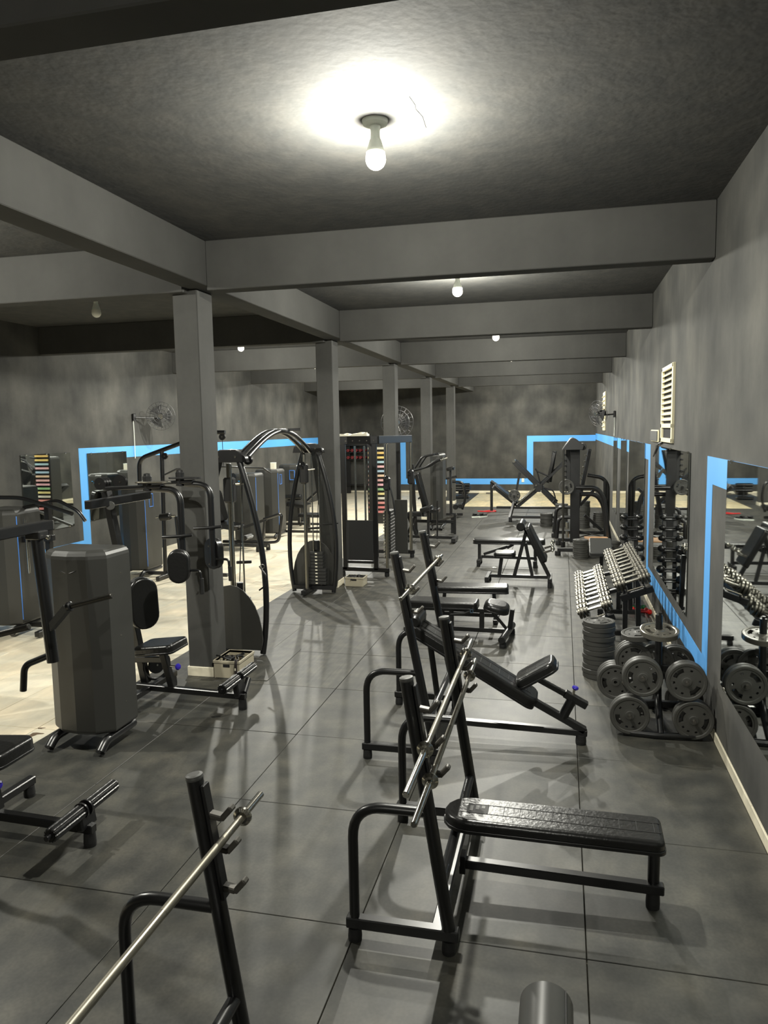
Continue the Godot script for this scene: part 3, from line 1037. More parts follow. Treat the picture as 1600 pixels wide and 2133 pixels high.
	pad("cushion", Transform3D(Basis(), Vector3(-0.83, 0.38, z)), 1.15, 0.28, 0.06, 0.065)
	for x in [-1.31, -0.41]:
		B("leg", Vector3(x, 0.1, z), Vector3(x, 0.37, z), 0.05, 0.05, M.metal)
		B("cross_foot", Vector3(x, 0.085, z - 0.2), Vector3(x, 0.085, z + 0.2), 0.055, 0.06, M.metal2)
		for s in [-0.17, 0.17]:
			foot(x, z + s, 0.028, 0.06)
	B("base_rail", Vector3(-1.28, 0.14, z), Vector3(-0.42, 0.13, z), 0.045, 0.045, M.metal)
	B("brace", Vector3(-1.24, 0.18, z), Vector3(-0.85, 0.31, z), 0.04, 0.04, M.metal)
	B("brace_plate", Vector3(-0.86, 0.29, z), Vector3(-0.76, 0.35, z), 0.05, 0.04, M.metal)

# ------------------------------------------------------------------ weight plates
func plate_mesh(R: float, t: float) -> ArrayMesh:
	org = Vector3.ZERO
	var st := S()
	var s := R / 0.14
	var radii := [0.013, 0.03, 0.036, 0.05, 0.070, 0.080, 0.094, 0.102, 0.112, 0.118, 0.134, 0.14]
	var hh := [0.5, 0.5, 0.44, 0.40, 0.38, 0.38, 0.38, 0.38, 0.38, 0.47, 0.5, 0.42]
	var n := 60
	var open := func(band: int, k: int) -> bool:
		k = posmod(k, n)
		var kk := k % 30
		if band >= 4 and band <= 6 and kk < 9:
			return true
		if band == 5 and (kk == 14 or kk == 15 or kk == 20 or kk == 21 or kk == 25 or kk == 26):
			return (k < 30) or kk != 20 and kk != 21
		return false
	for b in radii.size() - 1:
		var r0: float = radii[b] * s
		var r1: float = radii[b + 1] * s
		var h0: float = hh[b] * t
		var h1: float = hh[b + 1] * t
		for k in n:
			if open.call(b, k):
				continue
			var a := TAU * k / n
			var c := TAU * (k + 1) / n
			var da := Vector3(cos(a), 0, sin(a))
			var dc := Vector3(cos(c), 0, sin(c))
			for sg in [1.0, -1.0]:
				var sl := Vector2(-(h1 - h0), r1 - r0).normalized()
				var na: Vector3 = da * sl.x + Vector3(0, sl.y * sg, 0)
				var nc: Vector3 = dc * sl.x + Vector3(0, sl.y * sg, 0)
				quad(st, da * r0 + Vector3(0, h0 * sg, 0), dc * r0 + Vector3(0, h0 * sg, 0), dc * r1 + Vector3(0, h1 * sg, 0), da * r1 + Vector3(0, h1 * sg, 0), na, nc, nc, na)
			# walls of the openings
			var mid := (da + dc).normalized()
			if b + 1 < radii.size() - 1 and open.call(b + 1, k):
				fquad(st, da * r1 + Vector3(0, h1, 0), dc * r1 + Vector3(0, h1, 0), dc * r1 - Vector3(0, h1, 0), da * r1 - Vector3(0, h1, 0), mid)
			if b > 0 and open.call(b - 1, k):
				fquad(st, da * r0 + Vector3(0, h0, 0), dc * r0 + Vector3(0, h0, 0), dc * r0 - Vector3(0, h0, 0), da * r0 - Vector3(0, h0, 0), -mid)
			if open.call(b, k + 1):
				var tn := Vector3(-sin(c), 0, cos(c))
				fquad(st, dc * r0 + Vector3(0, h0, 0), dc * r1 + Vector3(0, h1, 0), dc * r1 - Vector3(0, h1, 0), dc * r0 - Vector3(0, h0, 0), tn)
			if open.call(b, k - 1):
				var tn2 := Vector3(sin(a), 0, -cos(a))
				fquad(st, da * r0 + Vector3(0, h0, 0), da * r1 + Vector3(0, h1, 0), da * r1 - Vector3(0, h1, 0), da * r0 - Vector3(0, h0, 0), tn2)
	# rim and bore
	for q in [[radii[-1] * s, hh[-1] * t, 1.0], [radii[0] * s, hh[0] * t, -1.0]]:
		for k in n:
			var a := TAU * k / n
			var c := TAU * (k + 1) / n
			var da := Vector3(cos(a), 0, sin(a))
			var dc := Vector3(cos(c), 0, sin(c))
			quad(st, da * q[0] + Vector3(0, q[1], 0), dc * q[0] + Vector3(0, q[1], 0), dc * q[0] - Vector3(0, q[1], 0), da * q[0] - Vector3(0, q[1], 0), da * q[2], dc * q[2], dc * q[2], da * q[2])
	return st.commit()

func single(called: String, mesh: Mesh, m: Material, xf: Transform3D, label: String, category: String, group := "") -> MeshInstance3D:
	var o := MeshInstance3D.new()
	o.name = numbered(called)
	o.mesh = mesh
	o.material_override = m
	add_child(o)
	o.transform = xf
	o.set_meta("label", label)
	o.set_meta("category", category)
	if group != "":
		o.set_meta("group", group)
	return o

func plate_at(c: Vector3, axis: Vector3, spin: float, label: String, group: String, mesh: Mesh, m = null):
	var xf := frame(c, axis)
	xf.basis = xf.basis * Basis(Vector3.UP, spin)
	single("weight_plate", mesh, M.plate if m == null else m, xf, label, "weight plate", group)

func plate_stack(x: float, z: float, n: int, mesh: Mesh, t: float, label: String, group: String):
	for i in n:
		plate_at(Vector3(x + rng.randf_range(-0.006, 0.006), t * (i + 0.5), z + rng.randf_range(-0.006, 0.006)), Vector3.UP, rng.randf() * TAU, ("topmost" if i == n - 1 else ("lowest" if i == 0 else nth(i) + "-lowest")) + " black plate of " + label, group, mesh)

func build_plate_area():
	var big := plate_mesh(0.139, 0.042)
	M.big_plate = big
	plate_stack(0.335, -6.83, 12, big, 0.0425, "the tall stack between plate tree and dumbbell rack", "plates of the tall stack")
	# plate tree
	lift = 0.0
	thing("plate_tree", "black plate tree with pegs, loaded with weight plates by the mirror", "rack", Vector3(0.71, 0, -5.76))
	T("front_foot", fillet([Vector3(0.45, 0.026, -5.5), Vector3(0.70, 0.026, -5.475), Vector3(0.985, 0.026, -5.5)], 0.05), 0.024, M.metal)
	T("rear_foot", fillet([Vector3(0.45, 0.026, -6.06), Vector3(0.72, 0.026, -6.08), Vector3(0.985, 0.026, -6.06)], 0.05), 0.024, M.metal)
	T("front_leg", fillet([Vector3(0.705, 0.03, -5.475), Vector3(0.71, 0.2, -5.72), Vector3(0.71, 0.84, -5.76)], 0.1), 0.026, M.metal)
	T("rear_leg", fillet([Vector3(0.71, 0.03, -6.08), Vector3(0.71, 0.2, -5.8), Vector3(0.71, 0.5, -5.76)], 0.1), 0.026, M.metal)
	B("upper_arm", Vector3(0.50, 0.44, -5.76), Vector3(0.92, 0.44, -5.76), 0.045, 0.045, M.metal)
	B("lower_arm", Vector3(0.44, 0.16, -5.76), Vector3(0.99, 0.16, -5.76), 0.045, 0.045, M.metal)
	T("spike", [Vector3(0.715, 0.62, -5.76), Vector3(0.715, 0.865, -5.735)], 0.0115, M.metal2)
	var rear := []
	var pegs := [Vector3(0.575, 0.445, 0), Vector3(0.872, 0.43, 0), Vector3(0.492, 0.158, 0), Vector3(0.925, 0.152, 0)]
	for p in pegs:
		T("peg", [Vector3(p.x, p.y, -5.44), Vector3(p.x, p.y, -5.76)], 0.012, M.hook)
	var sp := [0.5, -0.35, 0.9, 0.2]
	var near_labels := ["plate on the upper peg of the tree, on the open side", "plate on the upper peg of the tree, next to the blue band", "plate on the low peg of the tree, on the open side", "plate on the low peg of the tree, against the wall"]
	for i in 4:
		var p: Vector3 = pegs[i]
		plate_at(Vector3(p.x, p.y - 0.002, -5.495), Vector3(0.03, 0.02, 1), sp[i], "grey-black iron " + near_labels[i], "front plates of the plate tree", big)
		plate_at(Vector3(p.x + 0.002, p.y - 0.002, -5.545), Vector3(0.02, 0.0, 1), sp[i] + 1.3, "inner iron plate behind the outer one on the tree's %s" % ["upper open-side peg", "upper wall-side peg", "low open-side peg", "low wall-side peg"][i], "inner plates on the tree's front pegs", big)
	# rear pegs splay away from the wall
	for q in [[0.555, 0.432, 3], [0.422, 0.255, 3], [0.86, 0.42, 2], [0.715, 0.43, 1], [0.925, 0.15, 1]]:
		T("peg", [Vector3(lerpf(q[0], 0.71, 0.3), q[1], -5.78), Vector3(q[0], q[1], -6.13)], 0.012, M.hook)
		for k in int(q[2]):
			var lb: String = "black iron plate on a rear peg of the tree, half hidden"
			rear.append([Vector3(q[0], q[1] - 0.002, -5.93 - k * 0.05), q[0] * 9.0 + k, lb])
	for q in rear:
		plate_at(q[0], Vector3(-0.08, 0.02, 1), q[1], q[2], "rear plates of the plate tree", big)
	plate_at(Vector3(0.715, 0.715, -5.745), Vector3(0.02, 1, 0.16), 0.9, "pale shiny plate lying flat on the tree's top spike", "", big, M.plate_shiny)
	plate_at(Vector3(0.60, 0.625, -5.99), Vector3(-0.1, 1, 0.05), 2.0, "dark plate lying flat behind the shiny one on top of the tree", "", big)
	# stacks near the hack machine
	plate_stack(0.32, -13.05, 9, plate_mesh(0.128, 0.036), 0.0365, "the squat stack before the hack machine", "plates of the squat stack")
	var pm := plate_mesh(0.14, 0.042)
	plate_stack(0.55, -13.25, 5, pm, 0.0425, "the short stack beside the grey bench pad", "plates of the short stack")
	plate_stack(0.47, -17.1, 14, pm, 0.0425, "the high stack behind the hack machine", "plates of the high stack")
	plate_stack(0.82, -17.2, 8, pm, 0.0425, "the half-height wall-side stack behind the hack machine", "plates of the half-height stack")
	plate_stack(-0.33, -17.25, 7, pm, 0.0425, "the stack between leg press and hack machine", "plates of the leg press stack")
	plate_stack(0.0, -17.3, 12, pm, 0.0425, "the stack framed by the hack machine's loop", "plates of the framed stack")
	plate_stack(0.93, -14.0, 4, plate_mesh(0.12, 0.04), 0.0405, "the low pile of small plates under the mirrors", "plates of the low pile")

# ------------------------------------------------------------------ dumbbells
func dumbbell_proto(called: String, R: float) -> Node3D:
	lift = 0.0
	thing(called, "x", "dumbbell", Vector3.ZERO)
	cur.set_meta("kind_name", called)
	T("handle", [Vector3(-0.08, 0, 0), Vector3(-0.04, 0, 0), Vector3(0, 0, 0), Vector3(0.04, 0, 0), Vector3(0.08, 0, 0)], 0.0145, M.chrome, null, 14)
	for s in [-1.0, 1.0]:
		var prof := [Vector2(0.0, 0.062), Vector2(0.03, 0.062), Vector2(0.03, 0.072)]
		var x := 0.072
		for k in 3:
			var rr: float = R * [0.86, 1.0, 0.92][k]
			prof.append_array([Vector2(rr - 0.004, x), Vector2(rr, x + 0.004), Vector2(rr, x + 0.020), Vector2(rr - 0.004, x + 0.024)])
			if k < 2:
				prof.append_array([Vector2(R * 0.5, x + 0.024), Vector2(R * 0.5, x + 0.030)])
			x += 0.030
		prof.append_array([Vector2(0.022, x - 0.003), Vector2(0.022, x + 0.006), Vector2(0, x + 0.006)])
		L("head", frame(Vector3.ZERO, Vector3(s, 0, 0)), prof, M.dumbbell, 24)
	return cur

func build_dumbbells():
	# slanted two-tier rack
	thing("dumbbell_rack", "slanted two-tier black rack full of chrome dumbbells along the mirror wall", "rack", Vector3(0.48, 0, -8.1))
	var ang := deg_to_rad(20)
	var tiers := [Vector3(0.325, 0.50, 0), Vector3(0.655, 0.77, 0)]
	var ux := Vector3(cos(ang), sin(ang), 0)
	var un := Vector3(-sin(ang), cos(ang), 0)
	for ti in 2:
		var c: Vector3 = tiers[ti]
		for s in [-0.075, 0.075]:
			var p: Vector3 = c + ux * s - un * 0.03
			B("shelf_rail", p + Vector3(0, 0, -7.0), p + Vector3(0, 0, -9.2), 0.02, 0.045, M.metal)
		for zz in [-7.02, -9.18]:
			B("end_plate", c - ux * 0.15 - un * 0.05 + Vector3(0, 0, zz), c + ux * 0.15 - un * 0.05 + Vector3(0, 0, zz), 0.03, 0.06, M.metal)
		B("end_handle", c - ux * 0.075 + un * 0.0 + Vector3(0, 0, -7.0), c + ux * 0.075 + Vector3(0, 0, -7.0), 0.012, 0.012, M.steel)
	for zz in [-8.05, -9.0]:
		B("base_bar", Vector3(0.42, 0.075, zz), Vector3(0.9, 0.075, zz), 0.06, 0.05, M.metal)
		foot(0.45, zz, 0.028, 0.05); foot(0.87, zz, 0.028, 0.05)
		B("rear_post", Vector3(0.79, 0.1, zz), Vector3(0.77, 0.76, zz), 0.06, 0.05, M.metal)
		B("front_post", Vector3(0.655, 0.1, zz), Vector3(0.655, 0.72, zz), 0.05, 0.05, M.metal)
		B("tier_arm", Vector3(0.66, 0.56, zz), Vector3(0.30, 0.45, zz), 0.05, 0.04, M.metal)
	var sizes := [0.052, 0.062, 0.072]
	var protos := []
	for r in sizes:
		protos.append(dumbbell_proto("chrome_dumbbell", r))
	var bs := Basis(ux, un, ux.cross(un))
	var used := [false, false, false]
	for ti in 2:
		for i in 10:
			var z := -7.17 - i * 0.205
			var k := 2 if i < 4 else (1 if i < 8 else 0)
			var c: Vector3 = tiers[ti] + un * (sizes[k] * 0.45 + 0.012) + Vector3(0, 0, z)
			var lb := "%s chrome dumbbell on the rack's %s tier, counted from the plate-stack end" % [nth(i), ["lower", "upper"][ti]]
			var gp := "chrome dumbbells on the %s tier" % ["lower", "upper"][ti]
			if not used[k]:
				used[k] = true
				protos[k].transform = Transform3D(bs, c)
				protos[k].set_meta("label", lb)
				protos[k].set_meta("group", gp)
			else:
				dup(protos[k], c, bs, lb, gp)
	# upright tower of ball-ended dumbbells
	var tx := 0.84
	var tz := -9.62
	thing("dumbbell_tower", "narrow black upright tower of short rungs holding ball-ended dumbbells by the mirrors", "rack", Vector3(tx, 0, tz))
	B("base_plate", Vector3(tx - 0.17, 0.03, tz), Vector3(tx + 0.17, 0.03, tz), 0.3, 0.04, M.metal)
	for s in [-0.06, 0.06]:
		B("upright", Vector3(tx + s, 0.05, tz + 0.05), Vector3(tx + s, 1.16, tz - 0.08), 0.03, 0.05, M.metal)
	var bd := thing("ball_dumbbell", "black ball-ended dumbbell on the lowest rung of the narrow tower", "dumbbell", Vector3.ZERO, "ball-ended dumbbells on the tower")
	bd.set_meta("kind_name", "ball_dumbbell")
	T("handle", [Vector3(-0.08, 0, 0), Vector3(0.08, 0, 0)], 0.013, M.metal2, null, 12)
	for s in [-1.0, 1.0]:
		var prof := []
		for i in 11:
			var a = PI * i / 10.0
			prof.append(Vector2(0.05 * sin(a), 0.105 - 0.05 * cos(a)))
		L("ball", frame(Vector3.ZERO, Vector3(s, 0, 0)), prof, M.vinyl, 18)
	var twr: Node3D = get_node("dumbbell_tower")
	for i in 8:
		var y := 0.24 + i * 0.126
		var sc := lerpf(1.15, 0.62, i / 7.0)
		var zz := tz + 0.09 - 0.012 * i
		var at := Vector3(tx, y, zz + 0.02)
		cur = twr
		org = Vector3(tx, 0, tz)
		B("rung", Vector3(tx - 0.08, y - 0.03, zz), Vector3(tx + 0.08, y - 0.03, zz), 0.07, 0.012, M.metal2)
		if i == 0:
			bd.transform = Transform3D(Basis().scaled(Vector3(1, 1, 1) * sc), at)
		else:
			dup(bd, at, Basis().scaled(Vector3(lerpf(1.15, 0.85, i / 7.0), sc, sc)), "black ball-ended dumbbell on the %s rung from the floor of the narrow tower" % nth(i), "ball-ended dumbbells on the tower")
	# vinyl-dipped dumbbells on the floor
	for q in [["red", M.red, 0.92, -9.30, 0.15], ["bright red", M.red, 0.95, -9.20, -0.1], ["green", M.green, 0.90, -9.44, 0.1]]:
		lift = 0.0
		var pos := Vector3(q[2], 0.032, q[3])
		thing("vinyl_dumbbell", "small %s dipped dumbbell lying on the floor behind the dumbbell rack" % q[0], "dumbbell", pos, "coloured dumbbells on the floor" )
		var dx := Vector3(cos(q[4]), 0, sin(q[4]))
		T("handle", [pos - dx * 0.07, pos + dx * 0.07], 0.014, q[1])
		for s in [-1.0, 1.0]:
			L("head", frame(pos + dx * s * 0.055, dx * s), [Vector2(0, 0), Vector2(0.022, 0), Vector2(0.032, 0.012), Vector2(0.032, 0.035), Vector2(0.022, 0.048), Vector2(0, 0.048)], q[1], 12)
	for q in [[0.965, -8.25, -9.15], [1.01, -8.3, -9.05]]:
		thing("short_bar", "thin chrome bar lying on the floor along the skirting behind the dumbbell rack", "barbell", Vector3(q[0], 0.014, (q[1] + q[2]) / 2), "bars along the skirting")
		T("shaft", [Vector3(q[0], 0.014, q[1]), Vector3(q[0] + 0.01, 0.014, q[2])], 0.013, M.chrome)
		L("collar", frame(Vector3(q[0], 0.024, q[1] - 0.15), Vector3(0, 0, 1)), [Vector2(0.012, 0), Vector2(0.024, 0), Vector2(0.024, 0.02), Vector2(0.012, 0.02)], M.chrome, 14)
	# grey pad bench behind the rack
	thing("pad_stand", "upright bench with a square grey pad between plate stacks and dumbbell rack", "bench", Vector3(0.52, 0, -10.6))
	D("pad", frame(Vector3(0.52, 0.56, -10.6), Vector3(0, 0.85, 0.5), Vector3(1, 0, 0)), rrect(0.30, 0.34, 0.03), 0.06, 0.015, M.vinyl_grey, null, 0.006)
	B("post", Vector3(0.54, 0.06, -10.68), Vector3(0.54, 0.56, -10.64), 0.05, 0.05, M.metal)
	B("base_bar", Vector3(0.54, 0.04, -10.4), Vector3(0.54, 0.04, -10.95), 0.06, 0.06, M.metal)
	B("cross_foot", Vector3(0.36, 0.03, -10.42), Vector3(0.72, 0.03, -10.42), 0.05, 0.05, M.metal)

# ------------------------------------------------------------------ machines
func ring_arc(c: Vector3, n: Vector3, r: float, a0: float, a1: float, seg := 14) -> Array:
	var xf := frame(c, n)
	var out := []
	for i in seg + 1:
		var a = lerpf(a0, a1, i / float(seg))
		out.append(xf * Vector3(cos(a) * r, 0, sin(a) * r))
	return out

func pulley(c: Vector3, axis: Vector3, r: float, parent = null):
	var o := L("pulley", frame(c - axis.normalized() * 0.012, axis), [Vector2(0, 0), Vector2(r, 0), Vector2(r, 0.005), Vector2(r * 0.84, 0.012), Vector2(r, 0.019), Vector2(r, 0.024), Vector2(0, 0.024)], M.metal, 24, parent)
	L("pulley_bolt", frame(c - axis.normalized() * 0.016, axis), [Vector2(0, 0), Vector2(0.008, 0), Vector2(0.008, 0.032), Vector2(0, 0.032)], M.chrome, 10, o)
	return o

# weight-stack housing: bowed front towards dir_z, x range, z range, heights
func housing(x0: float, x1: float, z0: float, z1: float, y0: float, y1: float, bow: float, line := true, emblem := true, tag_side := 0.0):
	var cx := (x0 + x1) / 2
	var cz := (z0 + z1) / 2
	var hx := (x1 - x0) / 2
	var hz := absf(z0 - z1) / 2
	var poly := [Vector2(-hx, -hz), Vector2(hx, -hz), Vector2(hx, hz - bow), Vector2(hx * 0.55, hz - bow * 0.2), Vector2(0, hz), Vector2(-hx * 0.55, hz - bow * 0.2), Vector2(-hx, hz - bow)]
	var xf := Transform3D(Basis(), Vector3(cx, y0, cz))
	var st := S()
	slab(st, xf, poly, y1 - y0, 0.06, true, 0.03)
	var o := part("housing", st, M.shroud)
	for s in [-1.0, 1.0]:
		var f := S()
		var fz := cz + hz - bow
		tube(f, fillet([Vector3(cx + s * hx * 0.82, 0.03, fz + 0.14), Vector3(cx + s * hx * 0.82, 0.085, fz + 0.07), Vector3(cx + s * hx * 0.82, 0.085, cz - hz)], 0.06, 5), 0.034, 12)
		part("skid_foot", f, M.metal)
	if line:
		T("blue_edge_line", [Vector3(x1 - 0.004, y0 + 0.06, cz + hz - bow - 0.01), Vector3(x1 - 0.004, y1 - 0.08, cz + hz - bow - 0.01)], 0.008, M.shroud_line, null, 6)
	if emblem:
		var c := Vector3(cx, y1 - 0.16, cz + hz - 0.002)
		T("emblem", ring_arc(c, Vector3(0, 0, 1), 0.035, 0.3, PI - 0.3) , 0.007, M.emblem, null, 6)
		T("emblem", [c + Vector3(0, 0.0, 0), c + Vector3(0, -0.03, 0)], 0.009, M.emblem, null, 6)
		for s in [-1.0, 1.0]:
			T("emblem", [c + Vector3(s * 0.055, 0.012, 0), c + Vector3(s * 0.085, 0.012, 0)], 0.008, M.emblem, null, 6)
	if tag_side != 0.0:
		var xx := x1 + 0.002 if tag_side > 0 else x0 - 0.002
		var ym := y1 - 0.32
		T("blue_outline", [Vector3(xx, ym, cz - 0.06), Vector3(xx, ym + 0.2, cz - 0.06), Vector3(xx, ym + 0.2, cz + 0.05), Vector3(xx, ym, cz + 0.05), Vector3(xx, ym, cz - 0.06)], 0.006, M.shroud_line, null, 5)
	return o

func build_pec_deck():
	lift = 0.0
	thing("pec_deck", "black pec-deck machine with hanging padded arms beside the first column", "gym machine", Vector3(-3.3, 0, -5.4))
	housing(-3.58, -3.08, -4.46, -4.84, 0.12, 1.44, 0.10, false, false)
	T("housing_groove", fillet([Vector3(-3.52, 1.42, -4.56), Vector3(-3.44, 1.33, -4.485), Vector3(-3.33, 1.27, -4.46), Vector3(-3.22, 1.33, -4.485), Vector3(-3.13, 1.42, -4.56)], 0.08, 6), 0.006, M.metal)
	for q in [[-3.08, 1.25, -4.72], [-3.08, 0.8, -4.68], [-3.08, 0.3, -4.7]]:
		cyl("rivet", Vector3(q[0] - 0.006, q[1], q[2]), Vector3(q[0] + 0.002, q[1], q[2]), 0.006, M.chrome, null, 10, 0.001)
	B("floor_rail", Vector3(-3.62, 0.11, -5.52), Vector3(-2.48, 0.11, -5.45), 0.05, 0.05, M.metal)
	B("cross_rail", Vector3(-3.4, 0.10, -4.8), Vector3(-3.37, 0.10, -5.92), 0.05, 0.05, M.metal)
	foot(-2.51, -5.45, 0.033, 0.085); foot(-3.37, -5.88, 0.033, 0.075); foot(-3.39, -5.1, 0.033, 0.075)
	B("main_post", Vector3(-3.48, 0.1, -5.62), Vector3(-3.76, 1.76, -5.62), 0.075, 0.06, M.metal)
	B("link_beam", Vector3(-3.45, 0.7, -4.83), Vector3(-3.58, 0.7, -5.6), 0.05, 0.06, M.metal)
	B("seat_strut", Vector3(-3.53, 0.33, -5.55), Vector3(-3.22, 0.36, -5.5), 0.045, 0.05, M.metal)
	B("seat_post", Vector3(-3.16, 0.12, -5.5), Vector3(-3.24, 0.44, -5.5), 0.055, 0.055, M.metal)
	pad("seat", frame(Vector3(-3.26, 0.445, -5.52), Vector3(-0.12, 1, 0), Vector3(1, 0.12, 0)), 0.36, 0.32, 0.05, 0.06)
	pad("backrest", frame(Vector3(-3.47, 0.81, -5.6), Vector3(0.8, 0.08, 0.6), Vector3(0, 1, 0)), 0.44, 0.25, 0.12, 0.075)
	T("backrest_stay", [Vector3(-3.6, 0.72, -5.61), Vector3(-3.45, 0.73, -5.6)], 0.024, M.metal)
	cyl("knob_stem", Vector3(-3.17, 0.31, -5.49), Vector3(-3.08, 0.32, -5.45), 0.01, M.chrome, null, 10, 0.002)
	L("adjust_knob", frame(Vector3(-3.09, 0.32, -5.455), Vector3(1, 0.1, 0.4)), [Vector2(0, 0), Vector2(0.02, 0.004), Vector2(0.028, 0.018), Vector2(0.02, 0.032), Vector2(0, 0.036)], M.knob, 16)
	# foot rollers
	B("roller_bracket", Vector3(-2.53, 0.11, -5.46), Vector3(-2.55, 0.24, -5.46), 0.14, 0.05, M.metal, null, 0.01)
	T("roller_bracket_arm", [Vector3(-2.5, 0.13, -5.46), Vector3(-2.52, 0.2, -5.6)], 0.025, M.metal)
	roller("foot_roller", Vector3(-2.55, 0.255, -5.17), Vector3(-2.55, 0.255, -5.44), 0.042, M.vinyl)
	roller("foot_roller", Vector3(-2.55, 0.255, -5.50), Vector3(-2.55, 0.255, -5.78), 0.038, M.vinyl)
	T("roller_axle", [Vector3(-2.55, 0.255, -5.15), Vector3(-2.55, 0.255, -5.8)], 0.014, M.metal)
	# cable wheel low on the post
	T("wheel_guard", ring_arc(Vector3(-3.42, 0.24, -5.7), Vector3(0.9, 0, 0.5), 0.125, -0.4, PI + 0.4, 18), 0.012, M.metal2)
	pulley(Vector3(-3.42, 0.24, -5.7), Vector3(0.9, 0, 0.5), 0.075)
	# head: cross beam, pulleys, arms
	B("head_beam", Vector3(-3.62, 1.69, -5.15), Vector3(-3.62, 1.69, -6.04), 0.06, 0.07, M.metal)
	for k in 3:
		pulley(Vector3(-3.76, 1.83, -5.54 - k * 0.035), Vector3(0, 0, 1), 0.052)
	pulley(Vector3(-3.62, 1.84, -5.62), Vector3(0, 0, 1), 0.06)
	cyl("beam_end_cap", Vector3(-3.6, 1.66, -5.42), Vector3(-3.585, 1.66, -5.40), 0.036, M.post_cap)
	for q in [[-5.42, 1.0], [-5.95, -1.0]]:
		var z: float = q[0]
		B("pivot_arm", Vector3(-3.62, 1.80, z), Vector3(-3.12, 1.82, z), 0.07, 0.03, M.metal)
		cyl("pivot_hub", Vector3(-3.25, 1.78, z), Vector3(-3.25, 1.90, z), 0.036, M.metal2)
		L("pivot_nut", frame(Vector3(-3.25, 1.89, z), Vector3.UP), [Vector2(0.03, 0), Vector2(0.026, 0.03), Vector2(0, 0.034)], M.metal, 10)
		D("cam_plate", Transform3D(Basis(), Vector3(-3.2, 1.845, z)), rrect(0.3, 0.11, 0.05), 0.012, 0.002, M.steel if z > -5.6 else M.metal2)
		var arm := T("press_arm", fillet([Vector3(-3.2, 1.80, z), Vector3(-2.965, 1.79, z), Vector3(-2.965, 1.08, z)], 0.14, 8), 0.027, M.metal)
		pad("elbow_pad", frame(Vector3(-2.985, 1.18, z + q[1] * 0.035), Vector3(0.35, 0, q[1]), Vector3(0, 1, 0)), 0.27, 0.17, 0.084, 0.06, 0.02)
		for yy in [1.1, 1.26]:
			cyl("pad_bolt", Vector3(-2.985, yy, z + 0.03), Vector3(-2.983, yy, z + 0.04), 0.008, M.chrome, null, 10, 0.001)
		T("side_handle", [Vector3(-3.12, 1.41, z + 0.03), Vector3(-2.95, 1.42, z + 0.03), Vector3(-2.87, 1.43, z + 0.01)], 0.014, M.metal)
		T("drop_handle", fillet([Vector3(-2.97, 1.14, z), Vector3(-2.82, 1.14, z), Vector3(-2.81, 0.98, z)], 0.03), 0.011, M.metal)
		cyl("handle_grip", Vector3(-2.811, 1.08, z), Vector3(-2.809, 0.95, z), 0.017, M.rubber)

